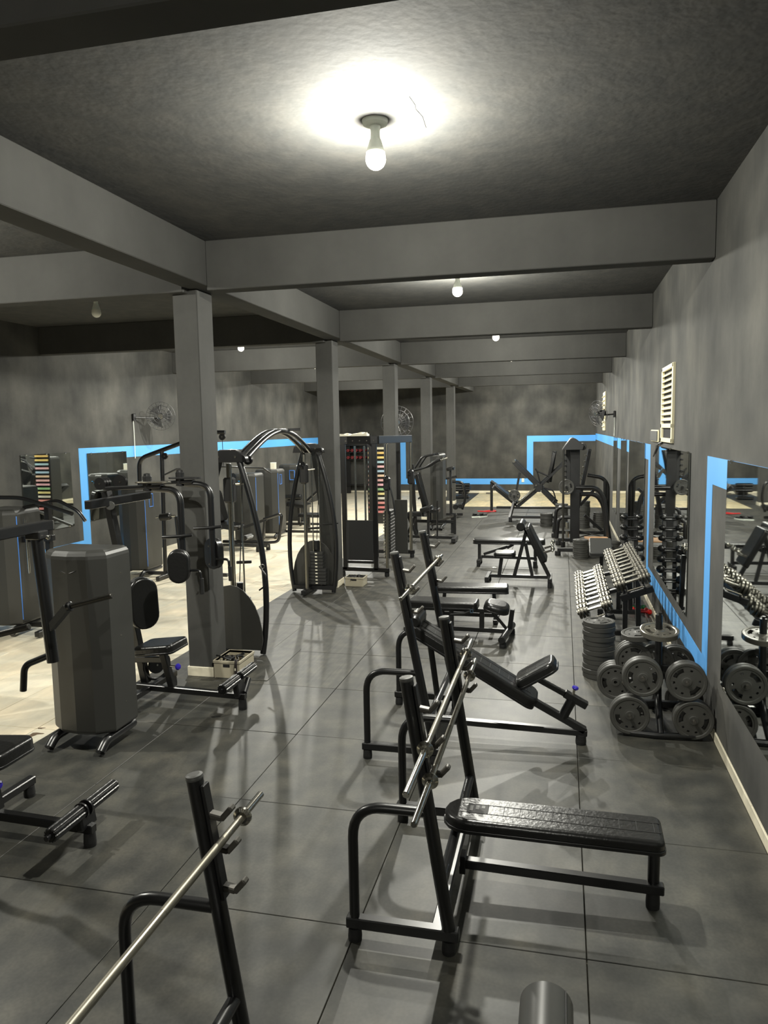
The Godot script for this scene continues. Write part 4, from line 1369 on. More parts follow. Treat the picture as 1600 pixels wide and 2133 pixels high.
func build_chest_press():
	lift = 0.0
	thing("chest_press", "seated chest press with hanging swing arms, its foot rollers on the front mats", "gym machine", Vector3(-3.1, 0, -3.45))
	B("floor_rail", Vector3(-4.1, 0.11, -3.45), Vector3(-2.47, 0.10, -3.40), 0.05, 0.05, M.metal)
	foot(-2.50, -3.40, 0.033, 0.08)
	B("cross_rail", Vector3(-3.24, 0.095, -3.08), Vector3(-3.22, 0.095, -3.86), 0.05, 0.05, M.metal)
	foot(-3.22, -3.82, 0.033, 0.07); foot(-3.24, -3.12, 0.033, 0.07)
	B("seat_post", Vector3(-3.12, 0.12, -3.44), Vector3(-3.17, 0.41, -3.44), 0.06, 0.055, M.metal)
	pad("seat", frame(Vector3(-3.17, 0.42, -3.46), Vector3(-0.08, 1, 0), Vector3(1, 0.08, 0)), 0.40, 0.34, 0.07, 0.07)
	cyl("knob_stem", Vector3(-3.12, 0.3, -3.42), Vector3(-3.05, 0.3, -3.38), 0.01, M.chrome, null, 10, 0.002)
	L("adjust_knob", frame(Vector3(-3.07, 0.3, -3.39), Vector3(1, 0, 0.5)), [Vector2(0, 0), Vector2(0.02, 0.004), Vector2(0.028, 0.018), Vector2(0.02, 0.03), Vector2(0, 0.034)], M.knob, 16)
	B("roller_bracket", Vector3(-2.52, 0.10, -3.41), Vector3(-2.535, 0.2, -3.41), 0.13, 0.05, M.metal, null, 0.01)
	roller("foot_roller", Vector3(-2.535, 0.2, -3.13), Vector3(-2.535, 0.2, -3.385), 0.04, M.vinyl)
	roller("foot_roller", Vector3(-2.535, 0.2, -3.445), Vector3(-2.535, 0.2, -3.7), 0.037, M.vinyl)
	T("roller_axle", [Vector3(-2.535, 0.2, -3.1), Vector3(-2.535, 0.2, -3.72)], 0.014, M.metal)
	for zz in [-3.395, -3.435]:
		L("roller_ring", frame(Vector3(-2.535, 0.2, zz), Vector3(0, 0, 1)), [Vector2(0.02, 0), Vector2(0.046, 0), Vector2(0.046, 0.01), Vector2(0.02, 0.01)], M.metal, 18)
	# upright behind the seat and backrest
	B("main_post", Vector3(-3.5, 0.1, -3.45), Vector3(-3.62, 1.85, -3.45), 0.075, 0.06, M.metal)
	pad("backrest", frame(Vector3(-3.44, 0.85, -3.45), Vector3(1, 0.08, 0), Vector3(0, 1, 0)), 0.5, 0.27, 0.12, 0.075)
	B("top_beam", Vector3(-3.63, 1.8, -3.45), Vector3(-3.02, 1.7, -3.45), 0.06, 0.07, M.metal)
	B("head_beam", Vector3(-3.03, 1.70, -2.98), Vector3(-3.03, 1.70, -3.92), 0.065, 0.06, M.metal)
	X("beam_end_cap", Vector3(-3.03, 1.70, -3.925), Vector3(0.06, 0.055, 0.012), M.post_cap, 0.003)
	for q in [[-3.8, -1.0], [-3.1, 1.0]]:
		var z: float = q[0]
		X("pivot_block", Vector3(-3.025, 1.655, z), Vector3(0.10, 0.05, 0.09), M.metal2, 0.006)
		for s in [-0.06, 0.06]:
			cyl("pivot_bolt", Vector3(-3.025 + s, 1.64, z - 0.01), Vector3(-3.025 + s * 1.3, 1.64, z - 0.01), 0.014, M.chrome, null, 12, 0.003)
		T("swing_arm", [Vector3(-3.025, 1.63, z), Vector3(-2.97, 0.885, z)], 0.036, M.metal, null, 18)
		B("handle_bracket", Vector3(-2.995, 1.07, z), Vector3(-2.84, 1.23, z), 0.05, 0.045, M.post_cap)
		cyl("handle_collar", Vector3(-2.845, 1.225, z), Vector3(-2.82, 1.232, z), 0.03, M.metal)
		cyl("upper_handle", Vector3(-2.82, 1.232, z), Vector3(-2.545, 1.305, z), 0.016, M.steel_dark)
		T("lower_handle", fillet([Vector3(-2.98, 0.93, z), Vector3(-3.175, 0.85, z), Vector3(-3.195, 0.69, z)], 0.05), 0.02, M.metal)

func build_left_machines():
	lift = -0.008
	# far left housing with blue edge, and the long-armed lever machine beside it
	thing("lever_row", "lever row machine with blue-edged housing and long bent arms by the square mirror", "gym machine", Vector3(-6.0, 0, -7.3))
	housing(-6.42, -5.95, -7.05, -7.55, 0.11, 1.43, 0.1, true, false)
	T("long_arm", fillet([Vector3(-6.35, 1.56, -7.2), Vector3(-5.9, 1.56, -7.2), Vector3(-5.45, 1.47, -7.1), Vector3(-5.15, 1.40, -7.05)], 0.12), 0.022, M.metal)
	T("long_arm", fillet([Vector3(-6.0, 1.43, -7.35), Vector3(-5.55, 1.52, -7.35), Vector3(-5.25, 1.40, -7.3), Vector3(-5.17, 1.29, -7.3)], 0.08), 0.02, M.metal)
	B("cross_beam", Vector3(-5.98, 1.08, -7.25), Vector3(-5.55, 1.10, -7.25), 0.06, 0.07, M.metal)
	B("post", Vector3(-5.68, 0.08, -7.3), Vector3(-5.64, 1.5, -7.3), 0.07, 0.06, M.metal)
	T("guide_rod", [Vector3(-5.86, 0.7, -7.2), Vector3(-5.87, 1.32, -7.2)], 0.014, M.chrome)
	B("floor_rail", Vector3(-5.95, 0.08, -7.3), Vector3(-5.1, 0.08, -7.3), 0.06, 0.05, M.metal)
	B("cross_foot", Vector3(-5.66, 0.05, -7.0), Vector3(-5.66, 0.05, -7.7), 0.06, 0.06, M.metal)
	pad("seat", Transform3D(Basis(), Vector3(-5.35, 0.5, -7.3)), 0.34, 0.3, 0.05, 0.06)
	B("seat_post", Vector3(-5.35, 0.1, -7.3), Vector3(-5.35, 0.5, -7.3), 0.055, 0.05, M.metal)

	# lat pulldown
	thing("lat_pulldown", "lat pulldown with tall bent top tube and blue-edged housing behind the pec deck", "gym machine", Vector3(-6.3, 0, -10.6))
	housing(-6.78, -6.33, -10.35, -10.9, 0.11, 1.42, 0.09, true, true, 1.0)
	T("top_tube", fillet([Vector3(-6.43, 1.40, -10.5), Vector3(-6.42, 1.86, -10.5), Vector3(-5.2, 2.25, -10.5), Vector3(-4.95, 2.25, -10.5)], 0.14, 8), 0.034, M.metal)
	T("front_post", [Vector3(-6.06, 0.06, -10.5), Vector3(-6.02, 1.98, -10.5)], 0.032, M.metal)
	pulley(Vector3(-5.95, 1.9, -10.46), Vector3(0, 0, 1), 0.05)
	pulley(Vector3(-5.0, 2.18, -10.5), Vector3(0, 0, 1), 0.05)
	T("cable", [Vector3(-5.0, 2.13, -10.5), Vector3(-5.0, 1.75, -10.5)], 0.005, M.metal, null, 6)
	T("pull_bar", [Vector3(-5.88, 1.62, -10.3), Vector3(-5.74, 1.70, -10.42), Vector3(-5.0, 1.73, -10.5), Vector3(-4.4, 1.70, -10.6), Vector3(-4.3, 1.62, -10.65)], 0.014, M.metal)
	B("floor_rail", Vector3(-6.35, 0.06, -10.5), Vector3(-5.0, 0.06, -10.5), 0.06, 0.05, M.metal)
	B("cross_foot", Vector3(-6.0, 0.04, -10.15), Vector3(-6.0, 0.04, -10.95), 0.06, 0.06, M.metal)
	cyl("thigh_roller", Vector3(-5.98, 0.97, -10.28), Vector3(-5.8, 0.99, -10.28), 0.055, M.vinyl, null, 20, 0.012)
	T("roller_axle", [Vector3(-6.05, 0.97, -10.28), Vector3(-5.72, 1.0, -10.28)], 0.014, M.chrome)
	T("thigh_post", [Vector3(-5.72, 0.08, -10.4), Vector3(-5.75, 0.98, -10.35)], 0.024, M.metal)
	pad("seat", Transform3D(Basis(), Vector3(-5.45, 0.46, -10.5)), 0.36, 0.3, 0.06, 0.065)
	B("seat_post", Vector3(-5.45, 0.08, -10.5), Vector3(-5.45, 0.46, -10.5), 0.055, 0.05, M.metal)
	thing("paper_box", "small white box lying on the housing of the lat pulldown", "box", Vector3(-6.42, 1.415, -10.65))
	X("box", Vector3(-6.42, 1.46, -10.65), Vector3(0.12, 0.09, 0.1), M.paper, 0.005)
	X("flap", Vector3(-6.37, 1.5, -10.62), Vector3(0.04, 0.012, 0.06), M.white_plastic, 0.002)

	# two housings in a row by the wall, with the leg extension in front
	thing("leg_extension", "leg extension with blue-edged housing and bent side tube seen through the cable arch", "gym machine", Vector3(-6.0, 0, -13.6))
	housing(-6.3, -5.83, -13.55, -14.05, 0.11, 1.44, 0.09, true, true)
	B("floor_rail", Vector3(-6.6, 0.12, -13.0), Vector3(-5.35, 0.12, -13.0), 0.06, 0.05, M.metal)
	B("floor_rail", Vector3(-6.4, 0.14, -13.3), Vector3(-5.4, 0.14, -13.25), 0.06, 0.05, M.metal)
	for x in [-6.5, -5.55]:
		foot(x, -13.0, 0.04, 0.1)
	foot(-5.45, -13.25, 0.04, 0.12)
	T("side_tube", fillet([Vector3(-5.42, 0.62, -13.0), Vector3(-5.05, 0.74, -13.0), Vector3(-5.13, 0.2, -13.0), Vector3(-5.5, 0.17, -13.0)], 0.1, 6), 0.028, M.metal)
	T("side_tube", [Vector3(-5.40, 0.62, -13.0), Vector3(-5.46, 0.15, -13.0)], 0.022, M.metal)
	B("slope_bar", Vector3(-5.95, 0.42, -13.0), Vector3(-5.36, 0.62, -13.0), 0.05, 0.05, M.metal2)
	pad("seat", frame(Vector3(-6.15, 0.45, -13.1), Vector3(0.15, 1, 0), Vector3(1, -0.15, 0)), 0.45, 0.4, 0.06, 0.08)
	pad("backrest", frame(Vector3(-6.4, 0.85, -13.1), Vector3(1, 0.25, 0), Vector3(-0.25, 1, 0)), 0.6, 0.38, 0.08, 0.08)
	B("back_post", Vector3(-6.42, 0.12, -13.1), Vector3(-6.5, 1.1, -13.1), 0.06, 0.06, M.metal)
	roller("shin_roller", Vector3(-5.75, 0.28, -12.85), Vector3(-5.75, 0.28, -13.15), 0.05, M.vinyl)
	thing("seated_row", "blue-edged machine housing standing behind the leg extension", "gym machine", Vector3(-6.0, 0, -14.9))
	housing(-6.3, -5.80, -14.65, -15.15, 0.11, 1.46, 0.09, true, false, 1.0)
	B("floor_rail", Vector3(-5.85, 0.09, -15.2), Vector3(-4.7, 0.09, -15.2), 0.06, 0.05, M.metal)
	foot(-4.75, -15.2, 0.04, 0.07)
	B("post", Vector3(-5.3, 0.1, -15.2), Vector3(-5.3, 0.42, -15.2), 0.06, 0.06, M.metal)
	pad("seat", Transform3D(Basis(), Vector3(-5.25, 0.43, -15.2)), 0.5, 0.32, 0.05, 0.06)
	thing("paper_box", "small white box on the housing behind the cable arch", "box", Vector3(-5.95, 1.455, -14.9))
	X("box", Vector3(-5.95, 1.52, -14.9), Vector3(0.1, 0.13, 0.1), M.paper, 0.005)
	X("lid", Vector3(-5.95, 1.59, -14.9), Vector3(0.105, 0.015, 0.105), M.white_plastic, 0.003)
	thing("abductor_machine", "dark machine with outlined blue rectangle, far down the tiled aisle", "gym machine", Vector3(-6.2, 0, -17.0))
	housing(-6.6, -6.0, -16.8, -17.3, 0.11, 1.46, 0.08, false, false)
	T("blue_outline", [Vector3(-6.3, 1.1, -16.79), Vector3(-6.3, 1.32, -16.79), Vector3(-6.18, 1.32, -16.79), Vector3(-6.18, 1.1, -16.79), Vector3(-6.3, 1.1, -16.79)], 0.008, M.shroud_line, null, 5)
	B("slope_bar", Vector3(-5.9, 0.55, -16.6), Vector3(-5.2, 1.15, -16.6), 0.05, 0.05, M.metal2)
	pad("seat", frame(Vector3(-5.95, 0.52, -16.4), Vector3(0.1, 1, 0), Vector3(1, -0.1, 0)), 0.5, 0.42, 0.06, 0.08)
	cyl("knee_roller", Vector3(-6.25, 0.72, -16.3), Vector3(-5.85, 0.74, -16.3), 0.07, M.vinyl, null, 18, 0.012)
	B("floor_rail", Vector3(-6.4, 0.1, -16.4), Vector3(-5.3, 0.1, -16.4), 0.06, 0.05, M.metal)
	foot(-5.35, -16.4, 0.04, 0.08)
	B("seat_post", Vector3(-5.95, 0.1, -16.4), Vector3(-5.95, 0.5, -16.4), 0.06, 0.06, M.metal)

# one tower of the cable crossover; mirrored parts share the builder
func crossover_tower(z: float, xc: float, dirz: float):
	var xl := xc - 0.30
	var xr := xc + 0.30
	for s in [-1.0, 1.0]:
		var pts := []
		for i in 13:
			var t := i / 12.0
			var y := 0.02 + t * 2.0
			var bx := 0.285 + 0.075 * sin(PI * pow(t, 0.85)) - 0.20 * pow(t, 2.2)
			pts.append(Vector3(xc + s * bx, y, z))
		T("bowed_tube", pts, 0.03, M.metal, null, 14)
	# base and foot bars
	B("base_bar", Vector3(xl - 0.0, 0.085, z), Vector3(xr, 0.085, z), 0.06, 0.06, M.metal)
	B("base_side", Vector3(xc - 0.07, 0.05, z + 0.26), Vector3(xc - 0.07, 0.05, z - 0.26), 0.06, 0.06, M.metal)
	# guide posts, head plate, carriage
	cyl("guide_post", Vector3(xc - 0.06, 0.06, z + dirz * 0.10), Vector3(xc - 0.06, 1.93, z + dirz * 0.10), 0.024, M.chrome_dull, null, 16)
	for s in [-0.05, 0.05]:
		cyl("guide_rod", Vector3(xc + 0.06 + s, 0.1, z - 0.0), Vector3(xc + 0.06 + s, 1.93, z - 0.0), 0.009, M.chrome, null, 10)
	D("head_plate", frame(Vector3(xc - 0.02, 1.985, z - 0.03), Vector3(0, 0, 1), Vector3(1, 0, 0)), [Vector2(-0.22, 0.04), Vector2(-0.2, -0.04), Vector2(-0.06, -0.085), Vector2(0.1, -0.085), Vector2(0.2, -0.02), Vector2(0.22, 0.04)], 0.07, 0.006, M.metal)
	for q in [[-0.1, 2.0], [0.08, 2.0]]:
		cyl("head_bolt", Vector3(xc + q[0], q[1], z + 0.035), Vector3(xc + q[0], q[1], z + 0.046), 0.012, M.chrome, null, 10, 0.002)
	pulley(Vector3(xc + 0.16, 1.96, z + dirz * 0.09), Vector3(0, 0, 1), 0.045)
	X("carriage", Vector3(xc - 0.06, 1.66, z + dirz * 0.11), Vector3(0.11, 0.26, 0.1), M.metal2, 0.02)
	pulley(Vector3(xc - 0.06, 1.78, z + dirz * 0.17), Vector3(1, 0, 0.3), 0.05)
	cyl("carriage_pin", Vector3(xc + 0.0, 1.72, z + dirz * 0.11), Vector3(xc + 0.1, 1.73, z + dirz * 0.11), 0.011, M.chrome, null, 12, 0.003)
	T("cable", [Vector3(xc + 0.14, 1.92, z), Vector3(xc + 0.06, 0.75, z)], 0.005, M.metal, null, 6)
	# weight stack
	for i in 10:
		var wide := 0.15 if i > 4 else 0.21
		X("stack_plate", Vector3(xc + 0.06, 0.15 + i * 0.046, z), Vector3(wide * 1.25, 0.042, 0.1), M.plate_side, 0.004)
		X("stack_label", Vector3(xc + 0.06, 0.15 + i * 0.046, z + 0.052), Vector3(0.03, 0.016, 0.003), M.paper, 0.0)
	cyl("stack_head", Vector3(xc + 0.06, 0.61, z), Vector3(xc + 0.06, 0.74, z), 0.035, M.metal)
	# lower half-round panel
	var poly := []
	for i in 15:
		var a = PI * i / 14.0
		poly.append(Vector2(0.33 * cos(a), -0.08 - 0.55 * sin(a)))
	poly.append(Vector2(-0.31, 0.02)); poly.append(Vector2(0.31, 0.02))
	D("half_round_panel", frame(Vector3(xc, 0.1, z - dirz * 0.09), Vector3(0, 0, 1), Vector3(1, 0, 0)), poly, 0.012, 0.002, M.shroud)
	B("handle_stub", Vector3(xc - 0.02, 0.92, z + dirz * 0.12), Vector3(xc + 0.14, 0.93, z + dirz * 0.12), 0.03, 0.03, M.metal)

func build_crossover():
	lift = 0.0
	var t := thing("cable_crossover", "arched cable crossover with two bowed towers beside the columns", "gym machine", Vector3(-3.28, 0, -8.3))
	crossover_tower(-6.86, -3.2, -1.0)
	crossover_tower(-9.72, -3.34, 1.0)
	# tall curved side sheet on the far tower
	var st := S()
	var rows := []
	for i in 13:
		var tt := i / 12.0
		var y := 0.1 + tt * 1.88
		var bx := 0.285 + 0.075 * sin(PI * pow(tt, 0.85)) - 0.20 * pow(tt, 2.2)
		var w := 0.24 * sin(PI * (0.18 + 0.64 * tt)) + 0.0
		rows.append([Vector3(-3.34 + bx - w, y, -9.86), Vector3(-3.34 + bx - w * 0.45, y, -9.80), Vector3(-3.34 + bx, y, -9.82), Vector3(-3.34 + bx - w * 0.45, y, -9.93)])
	for i in 12:
		for k in 4:
			var k2 := (k + 1) % 4
			var n: Vector3 = (rows[i][k2] - rows[i][k]).cross(Vector3.UP).normalized()
			fquad(st, rows[i][k], rows[i][k2], rows[i + 1][k2], rows[i + 1][k], n)
	part("side_sheet", st, M.shroud)
	T("sheet_band", [Vector3(-3.21, 0.96, -9.79), Vector3(-3.1, 0.965, -9.785), Vector3(-2.99, 0.97, -9.80)], 0.008, M.metal2)
	for dx in [0.0, 0.09]:
		var pts := []
		for i in 21:
			var u := i / 20.0
			var z := lerpf(-6.9, -9.68, u)
			var y := 1.97 + 0.275 * sin(PI * u)
			pts.append(Vector3(lerpf(-3.14, -3.42, u) + dx, y, z))
		T("top_arch", pts, 0.03, M.metal, null, 12)
	B("arch_tie", Vector3(-3.36, 2.245, -8.2), Vector3(-3.1, 2.245, -8.2), 0.05, 0.02, M.metal2)
	B("pull_up_grip", Vector3(-3.45, 2.25, -8.55), Vector3(-3.05, 2.26, -8.55), 0.032, 0.032, M.metal)
	# strap clipped to the near tower
	thing("cable_strap", "black strap with chrome rings clipped on the cable tower near the white bin", "strap", Vector3(-2.86, 0.8, -6.75))
	T("strap_loop", fillet([Vector3(-2.88, 0.93, -6.76), Vector3(-2.80, 0.83, -6.75), Vector3(-2.83, 0.73, -6.75), Vector3(-2.89, 0.69, -6.76)], 0.03), 0.008, M.metal)
	T("ring", ring_arc(Vector3(-2.845, 0.93, -6.75), Vector3(0.3, 0, 1), 0.02, 0, TAU, 16), 0.004, M.chrome, null, 6)

func build_cable_station():
	lift = 0.0
	thing("cable_station", "tall rectangular cable station with white-marked weight stack, past the arch", "gym machine", Vector3(-2.95, 0, -11.6))
	var xa := -3.25
	var xb := -2.76
	for x in [xa, xb]:
		B("upright", Vector3(x, 0.1, -11.0), Vector3(x, 2.13, -11.0), 0.06, 0.07, M.metal)
		B("upright", Vector3(x + 0.02, 0.1, -12.6), Vector3(x + 0.02, 2.1, -12.6), 0.06, 0.07, M.metal)
	B("head_beam", Vector3(-3.3, 2.09, -11.0), Vector3(-2.70, 2.09, -11.0), 0.07, 0.12, M.metal)
	B("head_side", Vector3(-2.72, 2.09, -11.0), Vector3(-2.55, 2.08, -12.7), 0.07, 0.12, M.metal)
	B("head_side", Vector3(-3.28, 2.09, -11.0), Vector3(-3.26, 2.08, -12.7), 0.07, 0.12, M.metal)
	for k in 5:
		cyl("head_bolt", Vector3(-3.2 + k * 0.11, 2.08, -10.967), Vector3(-3.2 + k * 0.11, 2.08, -10.958), 0.01, M.chrome, null, 10, 0.001)
	B("base_beam", Vector3(-3.35, 0.11, -11.0), Vector3(-2.55, 0.10, -11.0), 0.06, 0.06, M.metal)
	foot(-2.6, -11.02, 0.036, 0.07); foot(-3.3, -11.02, 0.036, 0.07)
	B("base_beam", Vector3(-3.3, 0.10, -12.75), Vector3(-2.5, 0.10, -12.75), 0.06, 0.06, M.metal)
	foot(-2.55, -12.75, 0.036, 0.07)
	for x in [-3.08, -2.93]:
		cyl("guide_rod", Vector3(x, 0.3, -11.05), Vector3(x, 2.0, -11.05), 0.016, M.chrome, null, 12)
	cyl("guide_post", Vector3(-2.6, 0.1, -11.05), Vector3(-2.58, 2.03, -11.05), 0.022, M.chrome_dull, null, 14)
	cyl("guide_post", Vector3(-2.555, 0.13, -12.7), Vector3(-2.54, 2.05, -12.7), 0.026, M.chrome_dull, null, 14)
	X("front_panel", Vector3(-3.01, 0.56, -10.97), Vector3(0.43, 0.62, 0.012), M.shroud_matte, 0.004)
	B("panel_rail", Vector3(-3.22, 0.22, -11.0), Vector3(-2.78, 0.22, -11.0), 0.05, 0.04, M.metal)
	for i in 15:
		X("stack_plate", Vector3(-2.62, 0.27 + i * 0.05, -11.35), Vector3(0.1, 0.045, 0.3), M.plate_side, 0.004)
		X("stack_label", Vector3(-2.675, 0.27 + i * 0.05, -11.22), Vector3(0.035, 0.022, 0.012), M.paper, 0.0)
	X("rear_panel", Vector3(-2.62, 0.62, -12.2), Vector3(0.22, 0.9, 0.02), M.shroud, 0.004)
	X("carriage", Vector3(-2.585, 1.42, -11.05), Vector3(0.1, 0.2, 0.1), M.metal2, 0.02)
	pulley(Vector3(-2.58, 1.5, -10.98), Vector3(1, 0, 0.4), 0.05)
	pulley(Vector3(-2.54, 1.5, -12.62), Vector3(1, 0, 0.4), 0.06)
	X("carriage", Vector3(-2.54, 1.42, -12.66), Vector3(0.1, 0.24, 0.1), M.metal2, 0.02)
	T("rope_handle", [Vector3(-2.53, 1.4, -11.0), Vector3(-2.48, 1.2, -10.98), Vector3(-2.45, 0.95, -10.98)], 0.012, M.metal)
	T("rope_handle", [Vector3(-2.55, 1.4, -11.0), Vector3(-2.56, 1.15, -10.98), Vector3(-2.55, 0.97, -10.98)], 0.012, M.metal)
	T("cable", [Vector3(-2.66, 2.0, -11.3), Vector3(-2.66, 1.0, -11.3)], 0.005, M.metal, null, 6)
	# cloth on top
	thing("folded_cloth", "crumpled pale cloth lying on top of the tall cable station", "cloth", Vector3(-3.1, 2.15, -11.0))
	var st := S()
	var g := []
	for i in 9:
		var row := []
		for j in 5:
			var h := 0.02 + 0.03 * sin(i * 1.7 + j * 0.9) * sin(j * 2.1 + 0.5) + (0.02 if i > 5 else 0.0)
			row.append(Vector3(-3.3 + i * 0.055, 2.152 + maxf(h, 0.004), -10.94 - j * 0.04))
		g.append(row)
	for i in 8:
		for j in 4:
			var n: Vector3 = (g[i][j + 1] - g[i][j]).cross(g[i + 1][j] - g[i][j]).normalized()
			if n.y < 0:
				n = -n
			fquad(st, g[i][j], g[i + 1][j], g[i + 1][j + 1], g[i][j + 1], n)
	for i in 8:
		for j in [0, 4]:
			fquad(st, g[i][j], g[i + 1][j], Vector3(g[i + 1][j].x, 2.15, g[i + 1][j].z), Vector3(g[i][j].x, 2.15, g[i][j].z), Vector3(0, 0, 1 if j == 0 else -1))
	for i in [0, 8]:
		for j in 4:
			fquad(st, g[i][j], g[i][j + 1], Vector3(g[i][j + 1].x, 2.15, g[i][j + 1].z), Vector3(g[i][j].x, 2.15, g[i][j].z), Vector3(-1 if i == 0 else 1, 0, 0))
	part("cloth", st, M.paper)
	# ladder of pastel slats
	thing("slat_ladder", "narrow dark ladder with rows of pastel-coloured slats beyond the cable station", "wall bars", Vector3(-3.72, 0, -15.0))
	for s in [-0.17, 0.17]:
		B("side_rail", Vector3(-3.72 + s, 0.0, -15.0), Vector3(-3.72 + s, 1.95, -15.0), 0.03, 0.06, M.metal)
	for i in 15:
		X("slat", Vector3(-3.72, 1.86 - i * 0.0935, -14.98), Vector3(0.34, 0.045, 0.05), M.pastel[i], 0.004)
	X("back_board", Vector3(-3.72, 1.1, -15.03), Vector3(0.34, 1.6, 0.012), M.metal, 0.002)

func build_far_machines():
	lift = 0.0
	thing("shoulder_press", "dark shoulder press with angled top levers and tall housing in front of the far columns", "gym machine", Vector3(-2.6, 0, -15.8))
	housing(-2.84, -2.56, -16.3, -16.8, 0.11, 1.7, 0.06, false, false)
	for dz in [0.0, 0.5]:
		var z: float = -15.9 + dz
		T("lever", fillet([Vector3(-3.1, 1.36, z), Vector3(-2.78, 1.44, z), Vector3(-2.55, 1.58, z), Vector3(-2.42, 1.60, z)], 0.08), 0.024, M.metal)
		T("lever", fillet([Vector3(-3.02, 1.42, z - 0.1), Vector3(-2.86, 1.66, z - 0.1), Vector3(-2.6, 1.71, z - 0.1)], 0.06), 0.022, M.metal)
		cyl("grip", Vector3(-2.45, 1.60, z), Vector3(-2.38, 1.62, z), 0.032, M.chrome, null, 14)
	B("rear_post", Vector3(-3.05, 0.08, -15.7), Vector3(-3.12, 1.5, -15.7), 0.07, 0.07, M.metal)
	pad("backrest", frame(Vector3(-2.95, 0.95, -15.7), Vector3(1, 0.25, 0), Vector3(-0.25, 1, 0)), 0.75, 0.3, 0.06, 0.08)
	pad("seat", Transform3D(Basis(), Vector3(-2.72, 0.5, -15.6)), 0.4, 0.36, 0.06, 0.07)
	B("seat_post", Vector3(-2.72, 0.3, -15.6), Vector3(-2.72, 0.5, -15.6), 0.06, 0.06, M.metal)
	B("frame_beam", Vector3(-3.05, 0.28, -15.7), Vector3(-2.2, 0.27, -15.7), 0.06, 0.06, M.metal)
	B("front_post", Vector3(-2.26, 0.02, -15.75), Vector3(-2.26, 0.42, -15.75), 0.07, 0.07, M.metal)
	B("front_post", Vector3(-2.19, 0.02, -15.6), Vector3(-2.19, 0.45, -15.6), 0.05, 0.05, M.metal)
	B("slope_bar", Vector3(-2.75, 0.2, -15.72), Vector3(-2.16, 0.42, -15.72), 0.045, 0.045, M.hook)
	foot(-3.05, -15.7, 0.05, 0.09)
	thing("calf_machine", "low black calf machine with a pale-ended floor bar and weight peg", "gym machine", Vector3(-2.5, 0, -14.7))
	B("floor_bar", Vector3(-3.05, 0.09, -14.7), Vector3(-2.06, 0.085, -14.62), 0.06, 0.05, M.metal)
	B("end_foot", Vector3(-2.06, 0.06, -14.4), Vector3(-2.06, 0.06, -14.85), 0.08, 0.08, M.metal2)
	B("end_foot", Vector3(-3.03, 0.045, -14.5), Vector3(-3.03, 0.045, -14.95), 0.07, 0.07, M.metal)
	for s in [-1.0, 1.0]:
		B("cross_strut", Vector3(-2.95 + s * 0.1, 0.1, -14.75), Vector3(-2.95 - s * 0.1, 0.55, -14.75), 0.05, 0.05, M.metal)
	pad("seat", Transform3D(Basis(), Vector3(-2.86, 0.52, -14.75)), 0.36, 0.3, 0.05, 0.06)
	T("upright_peg", [Vector3(-2.415, 0.05, -14.66), Vector3(-2.41, 0.82, -14.66)], 0.016, M.metal)
	pad("knee_pad", frame(Vector3(-2.62, 0.62, -14.7), Vector3(-0.3, 1, 0), Vector3(1, 0.3, 0)), 0.25, 0.24, 0.05, 0.08)
	B("knee_post", Vector3(-2.6, 0.1, -14.7), Vector3(-2.6, 0.62, -14.7), 0.05, 0.05, M.metal)
	L("spring_collar", frame(Vector3(-2.52, 0.11, -14.68), Vector3(1, 0.3, 0)), [Vector2(0.01, 0), Vector2(0.034, 0), Vector2(0.034, 0.06), Vector2(0.01, 0.06)], M.chrome, 14)
	thing("leg_curl", "dark leg curl machine with spring and rollers at the end of the machine row", "gym machine", Vector3(-2.75, 0, -18.9))
	B("post", Vector3(-3.0, 0.05, -18.9), Vector3(-3.0, 0.95, -18.9), 0.07, 0.07, M.metal)
	B("post", Vector3(-2.75, 0.05, -18.9), Vector3(-2.75, 0.75, -18.9), 0.07, 0.07, M.metal)
	T("top_lever", fillet([Vector3(-3.6, 0.45, -18.9), Vector3(-2.98, 0.95, -18.9), Vector3(-2.6, 1.03, -18.9)], 0.08), 0.024, M.metal)
	pad("thigh_pad", frame(Vector3(-2.75, 1.2, -18.9), Vector3(-0.2, 1, 0), Vector3(1, 0.2, 0)), 0.2, 0.3, 0.06, 0.07)
	B("pad_post", Vector3(-2.76, 0.7, -18.9), Vector3(-2.76, 1.2, -18.9), 0.05, 0.05, M.metal)
	T("curved_arm", fillet([Vector3(-2.7, 0.9, -18.8), Vector3(-2.42, 0.9, -18.8), Vector3(-2.36, 0.5, -18.8), Vector3(-2.45, 0.2, -18.8)], 0.15), 0.03, M.metal)
	roller("leg_roller", Vector3(-2.6, 0.28, -18.6), Vector3(-2.6, 0.28, -19.1), 0.07, M.vinyl)
	roller("leg_roller", Vector3(-2.47, 0.3, -18.6), Vector3(-2.47, 0.3, -19.1), 0.06, M.vinyl)
	B("floor_rail", Vector3(-3.3, 0.06, -18.9), Vector3(-2.45, 0.06, -18.9), 0.08, 0.06, M.metal)
	thing("sit_up_bench", "low black sit-up bench with two stacked rollers at the end wall", "bench", Vector3(-3.12, 0, -24.0))
	for y in [0.27, 0.43]:
		cyl("roller", Vector3(-3.36, y, -24.0), Vector3(-2.88, y, -24.0), 0.055, M.vinyl, null, 18, 0.012)
	B("roller_post", Vector3(-3.12, 0.05, -24.0), Vector3(-3.12, 0.48, -24.0), 0.04, 0.04, M.metal)
	cyl("post_bolt", Vector3(-3.12, 0.4, -23.975), Vector3(-3.12, 0.4, -23.96), 0.014, M.chrome, null, 10, 0.002)
	X("foot_board", Vector3(-3.12, 0.06, -23.9), Vector3(0.46, 0.08, 0.25), M.metal, 0.02)
	pad("cushion", frame(Vector3(-3.12, 0.2, -24.6), Vector3(0, 1, 0.15), Vector3(1, 0, 0)), 0.32, 0.9, 0.05, 0.06)
